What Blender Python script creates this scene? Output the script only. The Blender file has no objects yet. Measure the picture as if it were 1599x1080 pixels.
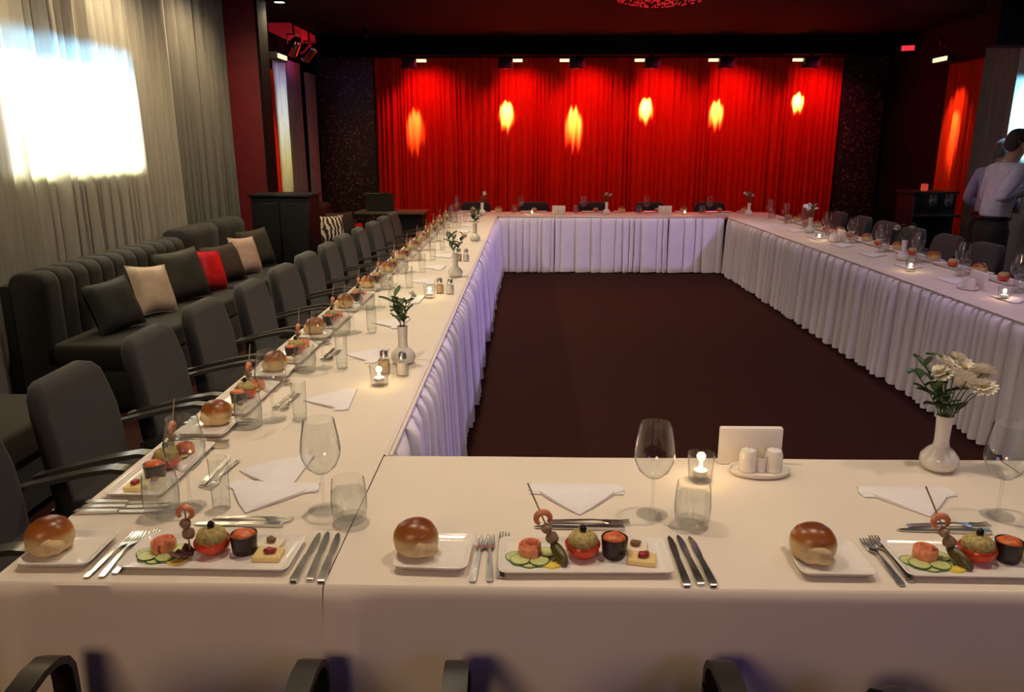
import bpy, bmesh, math, random
from mathutils import Vector, Matrix
random.seed(7)
R = math.radians
sc = bpy.context.scene
COL = sc.collection

# ------------------------------------------------------------------ camera, world, exposure
cam_d = bpy.data.cameras.new('camera'); cam = bpy.data.objects.new('camera', cam_d); COL.objects.link(cam)
cam_d.sensor_width = 36.0; cam_d.lens = 1230.0 / 1599.0 * 36.0; cam_d.clip_start = 0.02; cam_d.clip_end = 100
cam.location = (0, 0, 1.65); cam.rotation_euler = (R(90 - 14.23), 0, R(1.16))
sc.camera = cam
W = bpy.data.worlds.new('world'); sc.world = W; W.use_nodes = True
W.node_tree.nodes['Background'].inputs[0].default_value = (0.02, 0.014, 0.03, 1)
W.node_tree.nodes['Background'].inputs[1].default_value = 0.3
sc.view_settings.view_transform = 'Standard'; sc.view_settings.look = 'None'
sc.view_settings.exposure = 0.0; sc.view_settings.gamma = 1.0; sc.view_settings.use_curve_mapping = False
sc.cycles.transparent_max_bounces = 48; sc.cycles.max_bounces = 10; sc.cycles.sample_clamp_indirect = 4.0
sc.cycles.caustics_refractive = False; sc.cycles.caustics_reflective = False

# ------------------------------------------------------------------ layout (metres; camera over the origin)
TZ = 0.75                                   # table top
XL0, XL1 = -1.148, -0.43                    # left row
XR0, XR1 = 2.65, 3.37                       # right row
YN0, YN1 = 1.487, 2.205                     # near row
YF0, YF1 = 10.56, 11.28                     # far row
WX0, WX1, WY0, WY1, CZ = -3.45, 5.65, -3.0, 13.1, 3.25

# ------------------------------------------------------------------ lights
WARM = (1.0, 0.74, 0.50)
def spot(name, loc, target, energy, color, size, blend=0.6, radius=0.06):
    d = bpy.data.lights.new(name, 'SPOT'); d.energy = energy; d.color = color
    d.spot_size = R(size); d.spot_blend = blend; d.shadow_soft_size = radius
    o = bpy.data.objects.new(name, d); COL.objects.link(o); o.location = loc
    o.rotation_euler = (Vector(target) - Vector(loc)).to_track_quat('-Z', 'Y').to_euler()
    return o
DOWN = []                                    # recessed ceiling downlights: x, y, power, colour, cone
for y in (2.2, 3.9, 5.6, 7.3, 9.0): DOWN.append((-0.62, y, 80 if y > 3 else 70, (1.0, 0.76, 0.50), 112))
DOWN += [(0.75, 1.95, 62, (1.0, 0.76, 0.50), 118), (2.1, 1.95, 38, (1.0, 0.76, 0.52), 112)]
for y in (4.4, 6.6, 8.8): DOWN.append((2.95, y, 34, (1.0, 0.68, 0.66), 112))
DOWN += [(0.3, 9.3, 52, (1.0, 0.60, 0.42), 108), (2.0, 9.3, 52, (1.0, 0.58, 0.44), 108)]
for y in (4.6, 6.4, 8.0, 9.62): DOWN.append((-2.85, y, 80, (1.0, 0.77, 0.40), 156))
for x, y, e, c, s in DOWN: spot('downlight_lamp', (x, y, CZ - 0.04), (x, y, 0), e, c, s, 0.9, 0.05)
# gated beams: projectors, and added colour washes (fixtures are built further down)
def projector_light(name, loc, rot, energy, rect, cols, cone=70):
    """spot lamp with a rectangular picture gate: rect = tan ranges (x0,x1,y0,y1) of the beam"""
    d = bpy.data.lights.new(name, 'SPOT'); d.energy = energy; d.spot_size = R(cone); d.spot_blend = 0; d.shadow_soft_size = 0.012
    o = bpy.data.objects.new(name, d); COL.objects.link(o); o.location = loc; o.rotation_euler = rot
    d.use_nodes = True; nt = d.node_tree; N = nt.nodes; L = nt.links
    em = next(n for n in N if n.type == 'EMISSION')
    tc = N.new('ShaderNodeTexCoord'); sp = N.new('ShaderNodeSeparateXYZ'); L.new(tc.outputs['Normal'], sp.inputs[0])
    def m(op, a, b=None, clamp=False):
        n = N.new('ShaderNodeMath'); n.operation = op; n.use_clamp = clamp
        for i, q in enumerate((a, b)):
            if q is None: continue
            if isinstance(q, (int, float)): n.inputs[i].default_value = q
            else: L.new(q, n.inputs[i])
        return n.outputs[0]
    u = m('MULTIPLY', m('DIVIDE', sp.outputs[0], sp.outputs[2]), -1.0)
    v = m('MULTIPLY', m('DIVIDE', sp.outputs[1], sp.outputs[2]), -1.0)
    x0, x1, y0, y1 = rect
    un = m('DIVIDE', m('SUBTRACT', u, x0), x1 - x0); vn = m('DIVIDE', m('SUBTRACT', v, y0), y1 - y0)
    def edge(q, soft): return m('MULTIPLY', m('DIVIDE', q, soft, True), m('DIVIDE', m('SUBTRACT', 1.0, q), soft, True))
    gate = m('MULTIPLY', edge(un, 0.06), edge(vn, 0.08))
    # the projected picture: bright clouds with blue above and a yellow-green strip below
    ramp = N.new('ShaderNodeValToRGB'); L.new(vn, ramp.inputs[0])
    el = ramp.color_ramp.elements
    while len(el) < len(cols): el.new(0.5)
    for e, (p_, c_) in zip(el, cols): e.position = p_; e.color = (*c_, 1)
    L.new(ramp.outputs[0], em.inputs['Color']); L.new(gate, em.inputs['Strength'])
    return o
# added violet lamps, gated onto the table skirts; added broad violet and amber fill
V = (0.64, 0.42, 1.0)
def toward(ax):  # lamp frames looking along -x, +x, +y with local y upright
    return {'-x': Matrix(((0, 0, 1), (1, 0, 0), (0, 1, 0))), '+x': Matrix(((0, 0, -1), (-1, 0, 0), (0, 1, 0))), '+y': Matrix(((1, 0, 0), (0, 0, -1), (0, 1, 0)))}[ax].to_euler()
D1 = 4.9 + 0.43; projector_light('added_violet_wash', (4.9, 6.2, 2.9), toward('-x'), 620, (-4.1 / D1, 4.4 / D1, -2.87 / D1, -2.12 / D1), [(0, V), (1, V)], 110)
D2 = 10.5 - 4.2; projector_light('added_violet_wash', (4.2, 4.2, 2.9), toward('+y'), 500, (-4.75 / D2, -1.45 / D2, -2.87 / D2, -2.12 / D2), [(0, (0.60, 0.42, 1.0)), (1, (0.60, 0.42, 1.0))], 110)
spot('added_violet_fill', (2.6, 4.2, 3.1), (2.6, 6.0, 0), 50, (0.58, 0.32, 1.0), 120, 0.9, 0.1)
spot('added_violet_fill', (2.4, -2.4, 3.0), (1.2, 1.4, 0.5), 80, (0.48, 0.32, 1.0), 60, 0.8, 0.7)
spot('added_amber_wash', (-1.6, -2.4, 3.0), (-0.2, 1.4, 0.3), 260, (1.0, 0.66, 0.42), 70, 0.8, 0.7)
PIC = [(0.0, (0.30, 0.34, 0.12)), (0.12, (1, 1, 0.80)), (0.56, (1, 1, 1)), (0.72, (0.40, 0.66, 0.85)), (0.84, (0.07, 0.17, 0.26)), (1.0, (0.035, 0.085, 0.14))]
PROJ_L = (0.05, 6.0, 2.90); PROJ_R = (1.95, 6.9, 2.93)
Dl = PROJ_L[0] + 3.38
projector_light('projector_beam', PROJ_L, Matrix(((0, 0, 1), (1, 0, 0), (0, 1, 0))).to_euler(), 9500,
                (-0.92 / Dl, 0.97 / Dl, -1.52 / Dl, -0.46 / Dl), PIC)
Dr = 5.58 - PROJ_R[0]
projector_light('projector_beam', PROJ_R, Matrix(((0, 0, -1), (-1, 0, 0), (0, 1, 0))).to_euler(), 6500,
                (-2.72 / Dr, -0.5 / Dr, -1.48 / Dr, -0.49 / Dr),
                [(0, (0.2, 0.5, 0.6)), (0.3, (0.5, 0.9, 1.0)), (0.7, (0.35, 0.8, 1.0)), (1.0, (0.08, 0.3, 0.5))], 110)

# ------------------------------------------------------------------ materials
def nodes(name):
    m = bpy.data.materials.new(name); m.use_nodes = True
    return m, m.node_tree.nodes, m.node_tree.links, m.node_tree.nodes['Principled BSDF']
def mat(name, col, rough=0.6, metal=0.0, var=0.12, scale=14.0, bump=0.0, bscale=200.0, emit=None, estr=0.0, sheen=0.0, sss=0.0, spec=None, aniso=(1, 1, 1)):
    m, N, L, b = nodes(name)
    tc = N.new('ShaderNodeTexCoord'); mp = N.new('ShaderNodeMapping'); mp.inputs['Scale'].default_value = aniso
    L.new(tc.outputs['Object'], mp.inputs[0])
    nz = N.new('ShaderNodeTexNoise'); nz.inputs['Scale'].default_value = scale; nz.inputs['Detail'].default_value = 3
    L.new(mp.outputs[0], nz.inputs[0])
    r = N.new('ShaderNodeValToRGB'); L.new(nz.outputs[0], r.inputs[0])
    r.color_ramp.elements[0].position = 0.3; r.color_ramp.elements[1].position = 0.7
    r.color_ramp.elements[0].color = (*[c * (1 - var) for c in col], 1)
    r.color_ramp.elements[1].color = (*[min(1, c * (1 + var)) for c in col], 1)
    L.new(r.outputs[0], b.inputs['Base Color'])
    b.inputs['Roughness'].default_value = rough; b.inputs['Metallic'].default_value = metal
    if spec is not None: b.inputs['Specular IOR Level'].default_value = spec
    if sheen: b.inputs['Sheen Weight'].default_value = sheen
    if sss:
        b.inputs['Subsurface Weight'].default_value = sss; b.inputs['Subsurface Scale'].default_value = 0.01
    if bump:
        n2 = N.new('ShaderNodeTexNoise'); n2.inputs['Scale'].default_value = bscale; n2.inputs['Detail'].default_value = 2
        L.new(mp.outputs[0], n2.inputs[0])
        bp = N.new('ShaderNodeBump'); bp.inputs['Strength'].default_value = bump; bp.inputs['Distance'].default_value = 0.002
        L.new(n2.outputs[0], bp.inputs['Height']); L.new(bp.outputs[0], b.inputs['Normal'])
    if emit:
        b.inputs['Emission Color'].default_value = (*emit, 1); b.inputs['Emission Strength'].default_value = estr
    return m
def ramp_z(name, stops, rough=0.5, zr=(0, 1), noise=0.15, nscale=25.0, sss=0.0, bump=0.0):
    """colour by local height (crust over crumb and the like)"""
    m, N, L, b = nodes(name)
    tc = N.new('ShaderNodeTexCoord'); s = N.new('ShaderNodeSeparateXYZ'); L.new(tc.outputs['Object'], s.inputs[0])
    nz = N.new('ShaderNodeTexNoise'); nz.inputs['Scale'].default_value = nscale; L.new(tc.outputs['Object'], nz.inputs[0])
    mr = N.new('ShaderNodeMapRange'); mr.inputs[1].default_value = zr[0]; mr.inputs[2].default_value = zr[1]; L.new(s.outputs[2], mr.inputs[0])
    a = N.new('ShaderNodeMath'); a.operation = 'MULTIPLY_ADD'; L.new(nz.outputs[0], a.inputs[0]); a.inputs[1].default_value = noise
    L.new(mr.outputs[0], a.inputs[2])
    sb = N.new('ShaderNodeMath'); sb.operation = 'SUBTRACT'; L.new(a.outputs[0], sb.inputs[0]); sb.inputs[1].default_value = noise * 0.5
    r = N.new('ShaderNodeValToRGB'); L.new(sb.outputs[0], r.inputs[0])
    e = r.color_ramp.elements
    while len(e) < len(stops): e.new(0.5)
    for q, (p_, c_) in zip(e, stops): q.position = p_; q.color = (*c_, 1)
    L.new(r.outputs[0], b.inputs['Base Color']); b.inputs['Roughness'].default_value = rough
    if bump:
        bp = N.new('ShaderNodeBump'); bp.inputs['Strength'].default_value = bump; bp.inputs['Distance'].default_value = 0.003
        L.new(nz.outputs[0], bp.inputs['Height']); L.new(bp.outputs[0], b.inputs['Normal'])
    return m
def thin_glass(name, tint=(0.97, 0.98, 0.98)):
    m, N, L, b = nodes(name); N.remove(b)
    out = next(n for n in N if n.type == 'OUTPUT_MATERIAL')
    t = N.new('ShaderNodeBsdfTransparent'); t.inputs[0].default_value = (*tint, 1)
    g = N.new('ShaderNodeBsdfGlossy'); g.inputs['Roughness'].default_value = 0.07; g.inputs[0].default_value = (1, 1, 1, 1)
    lw = N.new('ShaderNodeLayerWeight'); lw.inputs[0].default_value = 0.5
    pw = N.new('ShaderNodeMath'); pw.operation = 'POWER'; L.new(lw.outputs['Facing'], pw.inputs[0]); pw.inputs[1].default_value = 4.2
    fr = N.new('ShaderNodeMath'); fr.operation = 'MULTIPLY_ADD'; L.new(pw.outputs[0], fr.inputs[0]); fr.inputs[1].default_value = 0.75; fr.inputs[2].default_value = 0.05
    nz = N.new('ShaderNodeTexNoise'); nz.inputs['Scale'].default_value = 30
    bp = N.new('ShaderNodeBump'); bp.inputs['Strength'].default_value = 0.004; L.new(nz.outputs[0], bp.inputs['Height']); L.new(bp.outputs[0], g.inputs['Normal'])
    rp = N.new('ShaderNodeValToRGB'); L.new(lw.outputs['Facing'], rp.inputs[0]); e = rp.color_ramp.elements   # wall tinted darker towards the outline, standing in for refraction there
    e[0].position = 0.62; e[0].color = (*tint, 1); e[1].position = 0.97; e[1].color = (0.30, 0.30, 0.30, 1); L.new(rp.outputs[0], t.inputs[0])
    mx = N.new('ShaderNodeMixShader'); L.new(fr.outputs[0], mx.inputs[0]); L.new(t.outputs[0], mx.inputs[1]); L.new(g.outputs[0], mx.inputs[2])
    L.new(mx.outputs[0], out.inputs[0]); return m
def solid_glass(name, ior=1.45, tint=(1, 1, 1), clear=0.87):
    """clear solid glass or water: refraction plus straight-through transmission"""
    m, N, L, b = nodes(name); N.remove(b)
    out = next(n for n in N if n.type == 'OUTPUT_MATERIAL')
    g = N.new('ShaderNodeBsdfGlass'); g.inputs['IOR'].default_value = ior; g.inputs['Roughness'].default_value = 0.0; g.inputs[0].default_value = (*tint, 1)
    t = N.new('ShaderNodeBsdfTransparent'); t.inputs[0].default_value = (0.97, 0.98, 0.98, 1)
    nz = N.new('ShaderNodeTexNoise'); nz.inputs['Scale'].default_value = 60
    bp = N.new('ShaderNodeBump'); bp.inputs['Strength'].default_value = 0.35; L.new(nz.outputs[0], bp.inputs['Height']); L.new(bp.outputs[0], g.inputs['Normal'])
    mx = N.new('ShaderNodeMixShader'); mx.inputs[0].default_value = clear
    L.new(g.outputs[0], mx.inputs[1]); L.new(t.outputs[0], mx.inputs[2]); L.new(mx.outputs[0], out.inputs[0]); return m
def emis(name, col, strength):
    m, N, L, b = nodes(name); b.inputs['Base Color'].default_value = (*col, 1)
    b.inputs['Emission Color'].default_value = (*col, 1); b.inputs['Emission Strength'].default_value = strength; return m
def glitter(name):
    m, N, L, b = nodes(name)
    tc = N.new('ShaderNodeTexCoord'); vo = N.new('ShaderNodeTexVoronoi'); vo.inputs['Scale'].default_value = 55
    L.new(tc.outputs['Object'], vo.inputs[0])
    nz = N.new('ShaderNodeTexNoise'); nz.inputs['Scale'].default_value = 3.0; L.new(tc.outputs['Object'], nz.inputs[0])
    s = N.new('ShaderNodeSeparateColor'); L.new(vo.outputs['Color'], s.inputs[0])
    r = N.new('ShaderNodeValToRGB'); L.new(s.outputs[0], r.inputs[0])
    r.color_ramp.elements[0].position = 0.90; r.color_ramp.elements[0].color = (0.022, 0.016, 0.012, 1)
    r.color_ramp.elements[1].position = 0.96; r.color_ramp.elements[1].color = (0.30, 0.22, 0.10, 1)
    L.new(r.outputs[0], b.inputs['Base Color']); b.inputs['Roughness'].default_value = 0.35
    bp = N.new('ShaderNodeBump'); bp.inputs['Strength'].default_value = 0.5; L.new(vo.outputs['Distance'], bp.inputs['Height']); L.new(bp.outputs[0], b.inputs['Normal'])
    return m
def zebra(name):
    m, N, L, b = nodes(name)
    tc = N.new('ShaderNodeTexCoord'); w = N.new('ShaderNodeTexWave'); w.inputs['Scale'].default_value = 6; w.inputs['Distortion'].default_value = 7; w.inputs['Detail Scale'].default_value = 1.2
    L.new(tc.outputs['Object'], w.inputs[0]); r = N.new('ShaderNodeValToRGB'); L.new(w.outputs[0], r.inputs[0])
    r.color_ramp.interpolation = 'CONSTANT'
    r.color_ramp.elements[0].color = (0.02, 0.015, 0.015, 1); r.color_ramp.elements[1].position = 0.5; r.color_ramp.elements[1].color = (0.75, 0.62, 0.52, 1)
    L.new(r.outputs[0], b.inputs['Base Color']); b.inputs['Roughness'].default_value = 0.8; return m

M = dict(
    cloth=mat('white_linen', (0.80, 0.725, 0.625), 0.75, var=0.03, scale=3, bump=0.12, bscale=900, sheen=0.1),
    skirt=mat('white_skirt_cloth', (0.78, 0.76, 0.78), 0.8, var=0.04, scale=5, bump=0.1, bscale=700),
    napkin=mat('napkin_cotton', (0.84, 0.82, 0.86), 0.8, var=0.03, scale=20, bump=0.15, bscale=800),
    carpet=mat('dark_carpet', (0.036, 0.012, 0.0085), 0.95, var=0.35, scale=160, bump=0.6, bscale=420, spec=0.08),
    ceil=mat('black_ceiling', (0.0035, 0.0032, 0.006), 0.8, var=0.2, scale=2, spec=0.1),
    wall=mat('dark_wall', (0.007, 0.0055, 0.007), 0.8, var=0.2, scale=4, spec=0.1),
    glit=glitter('glitter_panel'),
    redpaint=mat('dark_red_paint', (0.16, 0.004, 0.012), 0.6, var=0.1, scale=6),
    redc=mat('red_velvet', (0.66, 0.034, 0.006), 0.8, spec=0.0, var=0.15, scale=9, aniso=(6, 6, 0.5), bump=0.1, bscale=300),
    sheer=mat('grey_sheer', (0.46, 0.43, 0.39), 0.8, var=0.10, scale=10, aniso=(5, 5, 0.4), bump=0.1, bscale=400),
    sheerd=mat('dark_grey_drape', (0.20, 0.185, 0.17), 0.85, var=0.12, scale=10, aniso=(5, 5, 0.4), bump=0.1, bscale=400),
    black=mat('black_lacquer', (0.006, 0.006, 0.008), 0.5, var=0.2, spec=0.2),
    plasticb=mat('black_plastic', (0.008, 0.008, 0.009), 0.5, var=0.2, spec=0.25),
    sofa=mat('charcoal_upholstery', (0.015, 0.015, 0.012), 0.9, var=0.25, scale=90, bump=0.3, bscale=500, sheen=0.08),
    sofab=mat('olive_brown_upholstery', (0.026, 0.021, 0.012), 0.85, var=0.25, scale=90, bump=0.3, bscale=500),
    chair=mat('dark_grey_chair_fabric', (0.026, 0.026, 0.028), 0.9, var=0.25, scale=120, bump=0.3, bscale=600, sheen=0.15),
    chairm=mat('satin_chair_metal', (0.14, 0.135, 0.125), 0.28, 0.7, var=0.05),
    chairk=mat('black_arm_rubber', (0.020, 0.016, 0.014), 0.35, 0.0, var=0.1),
    cushd=mat('dark_olive_cushion', (0.030, 0.026, 0.016), 0.8, var=0.15, scale=30, bump=0.3, bscale=300),
    cushg=mat('dark_green_grey_cushion', (0.020, 0.024, 0.019), 0.8, var=0.15, scale=30, bump=0.3, bscale=300),
    cushb=mat('brown_cushion', (0.040, 0.025, 0.016), 0.8, var=0.15, scale=30, bump=0.3, bscale=300),
    cushc=mat('cream_satin_cushion', (0.55, 0.42, 0.31), 0.45, var=0.10, scale=18, bump=0.4, bscale=60),
    cushp=mat('pink_beige_cushion', (0.52, 0.35, 0.29), 0.5, var=0.10, scale=18, bump=0.4, bscale=60),
    cushr=mat('red_shiny_cushion', (0.60, 0.015, 0.02), 0.22, var=0.15, scale=18, bump=0.3, bscale=40),
    zebra=zebra('zebra_cushion'),
    china=mat('white_china', (0.84, 0.81, 0.77), 0.12, var=0.02, scale=8),
    steel=mat('polished_steel', (0.70, 0.67, 0.64), 0.24, 1.0, var=0.04, scale=30),
    glass=thin_glass('clear_glass_wall'), gsolid=solid_glass('clear_glass_solid'),
    water=solid_glass('drinking_water', 1.33, (0.98, 0.99, 1.0), 0.80),
    wax=mat('white_wax', (0.88, 0.82, 0.70), 0.5, var=0.03, emit=(1, 0.62, 0.25), estr=0.5),
    flame=emis('candle_flame', (1.0, 0.62, 0.22), 30.0),
    alu=mat('tealight_tin', (0.7, 0.7, 0.7), 0.3, 1.0, var=0.05),
    bun=ramp_z('bread_crust', [(0.0, (0.70, 0.52, 0.27)), (0.50, (0.72, 0.52, 0.25)), (0.66, (0.45, 0.16, 0.03)), (1.0, (0.17, 0.035, 0.008))], 0.32, (0.0, 0.078), 0.35, 14, bump=0.3),
    crumb=mat('bread_crumb', (0.72, 0.55, 0.30), 0.8, var=0.15, scale=60, bump=0.5, bscale=150),
    cuc=mat('cucumber_flesh', (0.55, 0.62, 0.26), 0.35, var=0.15, scale=150, sss=0.2),
    rind=mat('cucumber_rind', (0.05, 0.14, 0.02), 0.4, var=0.25, scale=80),
    salmon=mat('smoked_salmon', (0.80, 0.30, 0.15), 0.4, var=0.22, scale=90, bump=0.3, bscale=150, sss=0.1),
    lemon=mat('lemon_flesh', (0.80, 0.62, 0.10), 0.4, var=0.12, scale=90),
    tomato=mat('tomato_skin', (0.62, 0.06, 0.015), 0.22, var=0.15, scale=30),
    filling=mat('bulgur_filling', (0.42, 0.34, 0.12), 0.6, var=0.45, scale=130, bump=0.9, bscale=180),
    olive=mat('black_olive', (0.012, 0.008, 0.012), 0.15, var=0.2),
    auber=mat('aubergine_skin', (0.022, 0.010, 0.012), 0.3, var=0.3, scale=60),
    carrot=mat('orange_pepper_filling', (0.62, 0.13, 0.03), 0.4, var=0.35, scale=120, bump=0.6, bscale=150),
    cheese=mat('yellow_cheese', (0.80, 0.62, 0.27), 0.45, var=0.06, scale=30),
    wcheese=mat('white_cheese', (0.85, 0.76, 0.56), 0.5, var=0.05, scale=40),
    walnut=mat('walnut_kernel', (0.22, 0.10, 0.035), 0.6, var=0.4, scale=120, bump=0.8, bscale=160),
    dried=mat('dried_tomato', (0.32, 0.025, 0.02), 0.35, var=0.3, scale=90, bump=0.5, bscale=140),
    dolma=mat('vine_leaf_roll', (0.10, 0.085, 0.025), 0.35, var=0.35, scale=60, bump=0.4, bscale=90),
    lettuce=mat('purple_lettuce', (0.085, 0.02, 0.022), 0.45, var=0.4, scale=60),
    mush=mat('grilled_mushroom', (0.30, 0.20, 0.12), 0.5, var=0.45, scale=70, bump=0.4, bscale=120),
    shrimp=mat('cooked_prawn', (0.72, 0.26, 0.13), 0.35, var=0.3, scale=80),
    wood=mat('bamboo_stick', (0.42, 0.27, 0.15), 0.6, var=0.2, scale=60),
    leaf=mat('dark_green_leaf', (0.035, 0.080, 0.022), 0.4, var=0.35, scale=40),
    leafl=mat('mid_green_leaf', (0.075, 0.140, 0.045), 0.45, var=0.35, scale=40),
    stemm=mat('green_stem', (0.07, 0.12, 0.035), 0.5, var=0.2),
    petal=mat('white_petal', (0.84, 0.80, 0.70), 0.6, var=0.06, scale=60),
    pcen=mat('flower_centre', (0.50, 0.42, 0.06), 0.7, var=0.2, scale=200),
    paper=mat('paper_napkin', (0.84, 0.81, 0.78), 0.85, var=0.03, scale=40, bump=0.1),
    pepper=mat('ground_pepper', (0.66, 0.47, 0.30), 0.8, var=0.4, scale=300),
    salt=mat('salt_grains', (0.86, 0.82, 0.76), 0.8, var=0.06, scale=300),
    redbead=mat('red_crystal_bead', (0.55, 0.01, 0.015), 0.08, var=0.1, emit=(1, 0.02, 0.03), estr=0.35),
    chrome=mat('chrome', (0.75, 0.75, 0.78), 0.1, 1.0, var=0.03),
    bluel=emis('blue_lens', (0.15, 0.12, 1.0), 6.0), warml=emis('warm_glow', (1.0, 0.78, 0.40), 1.6),
    whitel=emis('white_lens', (1.0, 0.93, 0.85), 80.0), redl=emis('red_sign_light', (1.0, 0.03, 0.05), 1.2),
    skin=mat('skin', (0.42, 0.23, 0.16), 0.5, var=0.1, scale=20, sss=0.1),
    shirt=mat('pale_lilac_shirt', (0.62, 0.60, 0.72), 0.8, var=0.1, scale=14, bump=0.4, bscale=25),
    shirt2=mat('lilac_shirt', (0.40, 0.36, 0.58), 0.8, var=0.1, scale=14, bump=0.4, bscale=25),
    trous=mat('black_trousers', (0.014, 0.014, 0.018), 0.85, var=0.2),
    hairb=mat('dark_hair', (0.030, 0.022, 0.020), 0.6, var=0.3, scale=80, bump=0.6, bscale=120),
    hairg=mat('grey_hair', (0.11, 0.095, 0.10), 0.6, var=0.4, scale=40, bump=0.6, bscale=120),
    lid=mat('laptop_lid', (0.055, 0.050, 0.040), 0.4, 0.3, var=0.1),
    tabd=mat('dark_olive_table', (0.075, 0.062, 0.035), 0.5, var=0.15),
    winer=mat('red_glass_candle', (0.45, 0.02, 0.02), 0.1, var=0.1, emit=(1, 0.1, 0.05), estr=0.4),
)

# ------------------------------------------------------------------ mesh building
class MB:
    def __init__(s): s.v = []; s.f = []
    def add(s, vs, fs, mtx=None):
        o = len(s.v)
        s.v += [tuple(mtx @ Vector(q)) if mtx else tuple(q) for q in vs]
        s.f += [tuple(i + o for i in f) for f in fs]; return s
    def box(s, x0, x1, y0, y1, z0, z1, mtx=None):
        v = [(x, y, z) for z in (z0, z1) for y in (y0, y1) for x in (x0, x1)]
        return s.add(v, [(0, 2, 3, 1), (4, 5, 7, 6), (0, 1, 5, 4), (2, 6, 7, 3), (0, 4, 6, 2), (1, 3, 7, 5)], mtx)
    def rbox(s, sx, sy, sz, r, seg=2, c=(0, 0, 0), mtx=None):
        bm = bmesh.new(); bmesh.ops.create_cube(bm, size=1.0)
        bmesh.ops.scale(bm, vec=(sx, sy, sz), verts=bm.verts)
        bmesh.ops.bevel(bm, geom=list(bm.edges), offset=r, segments=seg, profile=0.5, affect='EDGES')
        bmesh.ops.translate(bm, vec=c, verts=bm.verts)
        bm.verts.index_update(); v = [tuple(q.co) for q in bm.verts]; f = [tuple(q.index for q in p.verts) for p in bm.faces]; bm.free()
        return s.add(v, f, mtx)
    def rings(s, rs, close=True, cap0=False, cap1=False, mtx=None):
        n = len(rs[0]); v = [p for r in rs for p in r]; f = []
        for i in range(len(rs) - 1):
            for j in range(n if close else n - 1):
                k = (j + 1) % n
                f.append((i * n + j, i * n + k, (i + 1) * n + k, (i + 1) * n + j))
        if cap0: f.append(tuple(reversed(range(n))))
        if cap1: f.append(tuple(range((len(rs) - 1) * n, len(rs) * n)))
        return s.add(v, f, mtx)
    def lathe(s, prof, n=20, mtx=None, cap0=False, cap1=False, wob=None):
        rs = []
        for i, (r, z) in enumerate(prof):
            rs.append([((r * (wob(2 * math.pi * j / n, i) if wob else 1)) * math.cos(2 * math.pi * j / n),
                        (r * (wob(2 * math.pi * j / n, i) if wob else 1)) * math.sin(2 * math.pi * j / n), z) for j in range(n)])
        return s.rings(rs, True, cap0, cap1, mtx)
    def tube(s, pts, rad, n=8, mtx=None, flat=None):
        pts = [Vector(p) for p in pts]; rs = []
        up = Vector((0, 0, 1))
        t0 = (pts[1] - pts[0]).normalized()
        if abs(t0.dot(up)) > 0.95: up = Vector((0, 1, 0))
        nrm = (up - t0 * up.dot(t0)).normalized()
        for i, p in enumerate(pts):
            t = (pts[min(i + 1, len(pts) - 1)] - pts[max(i - 1, 0)]).normalized()
            nrm = (nrm - t * nrm.dot(t)).normalized(); b = t.cross(nrm)
            r = rad[i] if isinstance(rad, (list, tuple)) else rad
            if flat: rs.append([p + b * (x * flat[0]) + nrm * (y * flat[1]) for x, y in ((-1, -1), (1, -1), (1, 1), (-1, 1))])
            else: rs.append([p + nrm * (r * math.cos(2 * math.pi * j / n)) + b * (r * math.sin(2 * math.pi * j / n)) for j in range(n)])
        return s.rings(rs, True, True, True, mtx)
    def grid(s, fn, nu, nv, mtx=None):
        v = [fn(i / nu, j / nv) for j in range(nv + 1) for i in range(nu + 1)]
        f = [(j * (nu + 1) + i, j * (nu + 1) + i + 1, (j + 1) * (nu + 1) + i + 1, (j + 1) * (nu + 1) + i) for j in range(nv) for i in range(nu)]
        return s.add(v, f, mtx)
    def prism(s, poly, z0, z1, mtx=None):
        n = len(poly); v = [(x, y, z0) for x, y in poly] + [(x, y, z1) for x, y in poly]
        f = [tuple(reversed(range(n))), tuple(range(n, 2 * n))] + [(i, (i + 1) % n, n + (i + 1) % n, n + i) for i in range(n)]
        return s.add(v, f, mtx)
    def blob(s, rx, ry, rz, c=(0, 0, 0), n=12, m=8, wob=0.0, seed=0, mtx=None):
        rnd = random.Random(seed); ph = [rnd.uniform(0, 6.28) for _ in range(4)]
        rs = []
        for i in range(1, m):
            th = math.pi * i / m; row = []
            for j in range(n):
                a = 2 * math.pi * j / n
                k = 1 + wob * (math.sin(3 * a + ph[0] + 2 * th) + math.sin(5 * a + ph[1]) * 0.6 + math.sin(4 * th + ph[2]) * 0.6)
                row.append((c[0] + rx * k * math.sin(th) * math.cos(a), c[1] + ry * k * math.sin(th) * math.sin(a), c[2] - rz * k * math.cos(th)))
            rs.append(row)
        o = len(s.v); s.rings(rs, True, mtx=mtx)
        bot = len(s.v); s.v.append(tuple(mtx @ Vector((c[0], c[1], c[2] - rz))) if mtx else (c[0], c[1], c[2] - rz))
        top = len(s.v); s.v.append(tuple(mtx @ Vector((c[0], c[1], c[2] + rz))) if mtx else (c[0], c[1], c[2] + rz))
        for j in range(n):
            k = (j + 1) % n; s.f.append((bot, o + k, o + j)); l = o + (m - 2) * n; s.f.append((top, l + j, l + k))
        return s
    def mesh(s, name, material, smooth=True, angle=40):
        me = bpy.data.meshes.new(name); me.from_pydata(s.v, [], s.f); me.update()
        me.materials.append(M[material] if isinstance(material, str) else material)
        if smooth:
            for p in me.polygons: p.use_smooth = True
            try: me.set_sharp_from_angle(angle=R(angle))
            except Exception: pass
        return me
T4 = Matrix.Translation
def RZ(a): return Matrix.Rotation(a, 4, 'Z')
def RX(a): return Matrix.Rotation(a, 4, 'X')
def RY(a): return Matrix.Rotation(a, 4, 'Y')

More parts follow.
